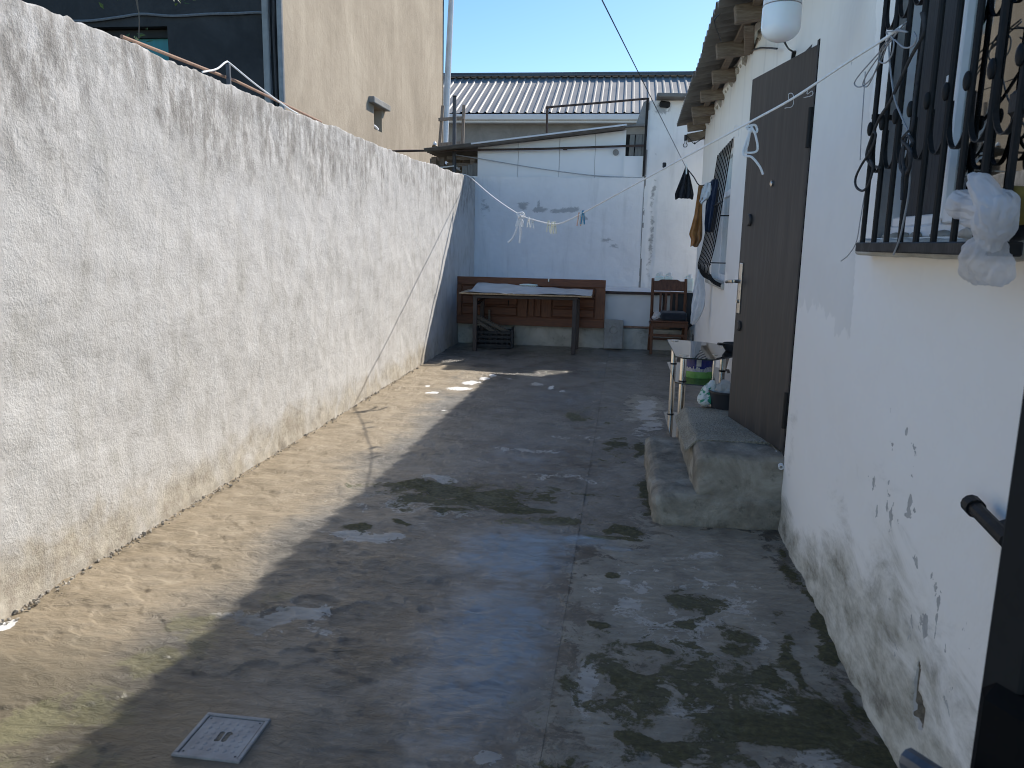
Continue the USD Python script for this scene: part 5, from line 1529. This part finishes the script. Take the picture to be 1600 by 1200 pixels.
def drape(name, mat, label, cat, origin, right, outline, depth, folds, seed, amp=.012):
    right = unit(right); nrm = unit(np.cross([0, 0, 1.0], right))
    nu, nv = 36, 44
    o_ = np.array(outline, float)
    zz = np.linspace(o_[0, 0], o_[-1, 0], nv)
    xl, xr = np.interp(-zz, -o_[:, 0], o_[:, 1]), np.interp(-zz, -o_[:, 0], o_[:, 2])
    V_, U_ = [g_.ravel() for g_ in np.meshgrid(np.arange(nv), np.linspace(0, 1, nu), indexing='ij')]
    zt = zz[V_]
    k = V_ / (nv - 1)
    x = xl[V_] + (xr - xl)[V_] * U_
    n_ = amp * (.25 + .75 * k) * np.sin(2 * math.pi * folds * U_ + 2.2 * k + seed) + (fbm(np.stack([U_ * 5, k * 4 + seed, 0 * k], 1), 3, seed) - .5) * amp * 2.2
    th = depth * np.sqrt(np.clip(np.sin(math.pi * U_), 0, 1)) * np.clip(.25 + k, 0, 1) + .0015
    hem = (fbm(np.stack([U_ * 4, 0 * k, 0 * k + seed], 1), 3, seed + 1) - .5) * .05 * sstep(k, .8, 1)
    base = np.asarray(origin) + x[:, None] * right + (zt + hem)[:, None] * np.array([0, 0, 1.0])
    A_, B_ = base + (n_ + th)[:, None] * nrm, base + (n_ - th)[:, None] * nrm
    q_ = grid(nv, nu); N = len(A_)
    bd_ = list(range(nu)) + [i * nu + nu - 1 for i in range(1, nv)] + [(nv - 1) * nu + i for i in range(nu - 2, -1, -1)] + [i * nu for i in range(nv - 2, 0, -1)]
    ed = [[bd_[i], bd_[i] + N, bd_[(i + 1) % len(bd_)] + N, bd_[(i + 1) % len(bd_)]] for i in range(len(bd_))]
    m_ = MB().raw(np.vstack([A_, B_]), np.vstack([q_, q_[:, ::-1] + N, ed])).build(name, mat, None, smooth=60)
    tag(m_, label, cat)
    return m_


drape('black_shorts', M['blackcloth'], 'black shorts pegged at the end of the slanting dark wire', 'shorts', W0 + [.0, -.01, 0], (1, 0, 0), [(0, -.012, .012), (-.06, -.03, .035), (-.16, -.065, .065), (-.25, -.095, .09), (-.30, -.09, .085)], .028, 2.5, 3, .02)
MB().bar(W0 + [0, -.03, .03], W0 + [0.004, -.035, -.065], .012, .012).build('peg', M['pegwhite'], thing('clothes_peg', 'white clothes peg holding the black shorts on the wire', 'clothes peg', tuple(W0)))
drape('ochre_garment', M['browncloth'], 'ochre brown garment hanging narrow from the wire beside the far window', 'garment', E1 + [-.005, -.01, 0], (1, -.1, 0), [(.0, -.012, .03), (-.10, -.02, .035), (-.28, -.035, .04), (-.38, -.055, .05), (-.47, -.075, .055), (-.52, -.05, .05), (-.585, -.055, .02)], .022, 2.0, 5, .014)
drape('navy_garment', M['navycloth'], 'dark navy garment hanging against the far window grille', 'garment', E2 + [.01, -.03, .0], (.8, -.5, 0), [(.02, -.02, .05), (-.08, -.05, .06), (-.25, -.065, .06), (-.40, -.06, .05), (-.48, -.04, .03)], .024, 2.0, 7, .016)
drape('pale_rag', M['whitecloth'], 'small pale cloth hung between the ochre and navy garments', 'cloth', E2 + [-.06, -.02, -.01], (1, -.2, 0), [(0, .0, .05), (-.06, -.03, .06), (-.14, -.05, .05), (-.20, -.05, -.02)], .010, 1.5, 9, .014)
drape('white_towel', M['whitecloth'], 'long white towel hanging low from the foot of the far window grille', 'towel', np.array([HX(8.3, .135), 8.28, 1.16]), (.55, -.55, 0), [(0, -.015, .015), (-.08, -.035, .04), (-.25, -.06, .075), (-.38, -.075, .085), (-.52, -.075, .03), (-.56, -.07, -.01)], .014, 2.5, 11, .024)

# ------------------------------------------------------------------ cords and bag on the nearer grille
gp = lambda o: (lambda *p_: [ath(x, y, o) for x, y in p_])
ww = thing('white_wire_coil', 'thin pale wire looped in a bunch at the upper left of the nearer grille', 'wire coil', tuple(ath(1385, 70, .1)))
for i, pl_ in enumerate((((1416, 34), (1388, 66), (1362, 95), (1342, 118), (1335, 131), (1344, 136), (1360, 124), (1378, 92), (1390, 60), (1404, 44)), ((1412, 38), (1384, 74), (1358, 110), (1348, 132), (1356, 134), (1368, 110), (1382, 72)), ((1392, 56), (1376, 78), (1374, 95), (1384, 98), (1394, 84), (1396, 62), (1385, 52)), ((1385, 50), (1402, 48), (1418, 50), (1400, 46)), ((1398, 62), (1412, 74), (1426, 72), (1432, 60), (1428, 50)))):
    MB().tube(spline(gp(.098 + .004 * i)(*pl_), 7), .0022, 6).build('loop', M['greywire'], ww)
MB().tube(spline(gp(.10)((1388, 60), (1390, 95), (1394, 130), (1399, 158), (1412, 190), (1421, 212), (1423, 250), (1420, 300), (1412, 345), (1405, 375), (1396, 398)), 7), .0026, 6).build('tail', M['greywire'], ww)
MB().tube(spline(gp(.03)((1352, 112), (1349, 160), (1346, 205), (1344, 250)), 7), .0018, 6).build('tail', M['greywire'], ww)
MB().tube(spline(gp(.03)((1362, 275), (1352, 300), (1344, 345), (1338, 378), (1326, 398), (1314, 408)), 7), .0018, 6).build('tail', M['greywire'], ww)
kn = thing('braided_cord', 'dark braided cord knotted round the left bars of the nearer grille', 'cord', tuple(ath(1365, 260, .1)))
MB().tube(spline(gp(.10)((1444, 20), (1443, 52), (1424, 88), (1408, 122), (1390, 160), (1374, 185), (1363, 212), (1354, 242), (1362, 258), (1374, 262)), 8), .0046, 8).build('strand', M['darkrope'], kn)
MB().tube(spline(gp(.108)((1362, 212), (1366, 206), (1368, 214), (1360, 236), (1346, 258), (1337, 278), (1338, 292), (1348, 298), (1357, 288), (1364, 262), (1360, 250)), 8), .0038, 8).build('loop', M['darkrope'], kn)
kn2 = thing('braided_cord', 'dark cord tied in a thick knot on the grille bar below the wire coil', 'cord', tuple(ath(1415, 240, .1)))
for i, pl_ in enumerate((((1440, 20), (1444, 48), (1438, 95), (1430, 150), (1426, 195), (1420, 212)), ((1420, 205), (1410, 218), (1416, 232), (1426, 222), (1418, 210)), ((1416, 215), (1408, 240), (1407, 262), (1416, 272), (1422, 258), (1420, 232), (1412, 222)), ((1412, 228), (1411, 255), (1418, 268), (1424, 240), (1416, 226)), ((1412, 262), (1410, 285), (1409, 312)))):
    MB().tube(spline(gp(.095 + .006 * i)(*pl_), 7), .0042, 8).build('strand', M['darkrope'], kn2)
bag = thing('shopping_bag', 'thin white plastic bag knotted onto the lower rail of the nearer grille', 'bag', tuple(ath(1540, 350, .12)))


def blob(ch_, seed, amp=.008):
    parts = []
    for a_, b_ in zip(ch_[:-1], ch_[1:]):
        parts.append(m3.Manifold.batch_hull([m3.Manifold.sphere(a_[1], 14).translate(tuple(a_[0])), m3.Manifold.sphere(b_[1], 14).translate(tuple(b_[0]))]))
    mm = m3.Manifold.batch_boolean(parts, m3.OpType.Add)
    me = mm.refine_to_length(.0035).to_mesh()
    t = trimesh.Trimesh(np.array(me.vert_properties[:, :3]), np.array(me.tri_verts), process=True)
    trimesh.smoothing.filter_taubin(t, iterations=20)
    v_ = np.array(t.vertices)
    ax = unit(np.asarray(ch_[-1][0]) - np.asarray(ch_[0][0]))
    along = v_ @ ax
    q_ = (v_ - along[:, None] * ax) * 55 + along[:, None] * ax * 9
    rid = .6 - np.abs(fbm(q_ * 1.1 + seed, 3, seed) - .5) * 6.0
    d_ = rid * amp * .55 + (fbm(v_ * 18, 3, seed) - .5) * amp * 1.5
    return trimesh.Trimesh(v_ + np.array(t.vertex_normals) * d_[:, None], t.faces, process=False)


h_ = lambda x, y, o=.115: ath(x, y, o)
MB().tm(blob([(h_(1552, 372), .020), (h_(1545, 386), .032), (h_(1538, 402), .042), (h_(1524, 422), .026), (h_(1560, 424, .10), .028), (h_(1538, 404), .042)], 81, .010)).build('body', M['whitebag'], bag, smooth=True)
MB().tm(blob([(h_(1552, 374), .022), (h_(1554, 355), .036), (h_(1556, 337), .036), (h_(1560, 320, .10), .028)], 82, .011)).build('gather', M['whitebag'], bag, smooth=True)
MB().tm(blob([(h_(1552, 335), .030), (h_(1524, 322, .125), .026), (h_(1502, 318, .13), .027), (h_(1490, 318, .13), .017)], 83, .009)).build('handle', M['whitebag'], bag, smooth=True)
MB().tm(blob([(h_(1558, 332), .030), (h_(1543, 306, .125), .022), (h_(1532, 288, .13), .021), (h_(1526, 280, .13), .014)], 84)).build('handle', M['whitebag'], bag, smooth=True)
MB().tm(blob([(h_(1550, 352), .026), (h_(1524, 350, .125), .014), (h_(1507, 348, .13), .008)], 85, .005)).build('flap', M['whitebag'], bag, smooth=True)
o = MB().tm(rough(rounded(ath(1588, 322, .055), (.04, .05, .075), .012), .01, .005, 40, 86)).build('yellow_sponge', M['yellow'], None, smooth=50)
tag(o, 'yellow sponge wedged behind the white bag at the grille end', 'sponge')
o = MB().tm(rough(rounded(ath(1580, 356, .05), (.05, .06, .05), .015), .01, .008, 30, 87)).build('black_rag', M['blackcloth'], None, smooth=50)
tag(o, 'black rag stuffed under the yellow sponge', 'rag')
o = MB().tm(rough(m3.Manifold.batch_hull([m3.Manifold.sphere(.008, 10).translate(tuple(ath(x, y, .05))) for x, y in ((1502, 366), (1515, 358), (1528, 368))]), .008, .006, 40, 88)).build('grey_rag', M['greybag'], None, smooth=50)
tag(o, 'scrap of grey-green cloth on the sill left of the white bag', 'rag')

# ------------------------------------------------------------------ gate beside the camera
GE, GH = np.array([.372, .76, 0]), np.array([.765, .02, 0])
gd = unit(GH - GE); gn = np.array([gd[1], -gd[0], 0]) * -1
Rg = np.stack([gd, np.cross([0, 0, 1.0], gd), [0, 0, 1.0]], 1)
gt = thing('gate', 'black steel gate leaf standing open at the right edge, with lock box and lever', 'gate', tuple(GE))
gw = np.linalg.norm(GH - GE)
gpnt = lambda u, v, z: GE + Rg @ np.array([u, v, z])
MB().box(gpnt(gw / 2, .02, 1.08), (gw - .02, .003, 1.96), Rg).build('panel', M['gate'], gt)
MB().box(gpnt(.02, .02, 1.08), (.04, .04, 2.0), Rg, .003).build('stile', M['gate_edge'], gt)
MB().box(gpnt(gw - .02, .02, 1.08), (.04, .04, 2.0), Rg, .003).build('stile', M['gate'], gt)
for z in (.10, 1.05, 2.06):
    MB().box(gpnt(gw / 2, .02, z), (gw - .084, .038, .04), Rg, .003).build('rail', M['gate'], gt)
sg_ = 1 if (gpnt(0, 1, 0) - gpnt(0, 0, 0))[0] < 0 else -1
MB().box(gpnt(.045, .02 + sg_ * .012, .90), (.085, .045, .18), Rg, .014).build('lock_box', M['gate'], gt)
hpz = .90
MB().tube(spline([gpnt(.05, .02 + sg_ * .05, hpz), gpnt(.05, .02 + sg_ * .070, hpz), gpnt(.035, .02 + sg_ * .078, hpz), gpnt(-.02, .02 + sg_ * .080, hpz - .004)], 6), .012, 10).build('lever', M['steel_handle'], gt)
MB().box((.76, -.04, 1.15), (.06, .06, 2.3), None, .004).box((-2.12, -.36, 1.15), (.06, .06, 2.3), None, .004).bar((-2.12, -.36, 2.25), (.80, -.36, 2.25), .06, .06).box((.77, -.36, 1.15), (.06, .06, 2.3), None, .004).build('frame', M['gate'], gt)
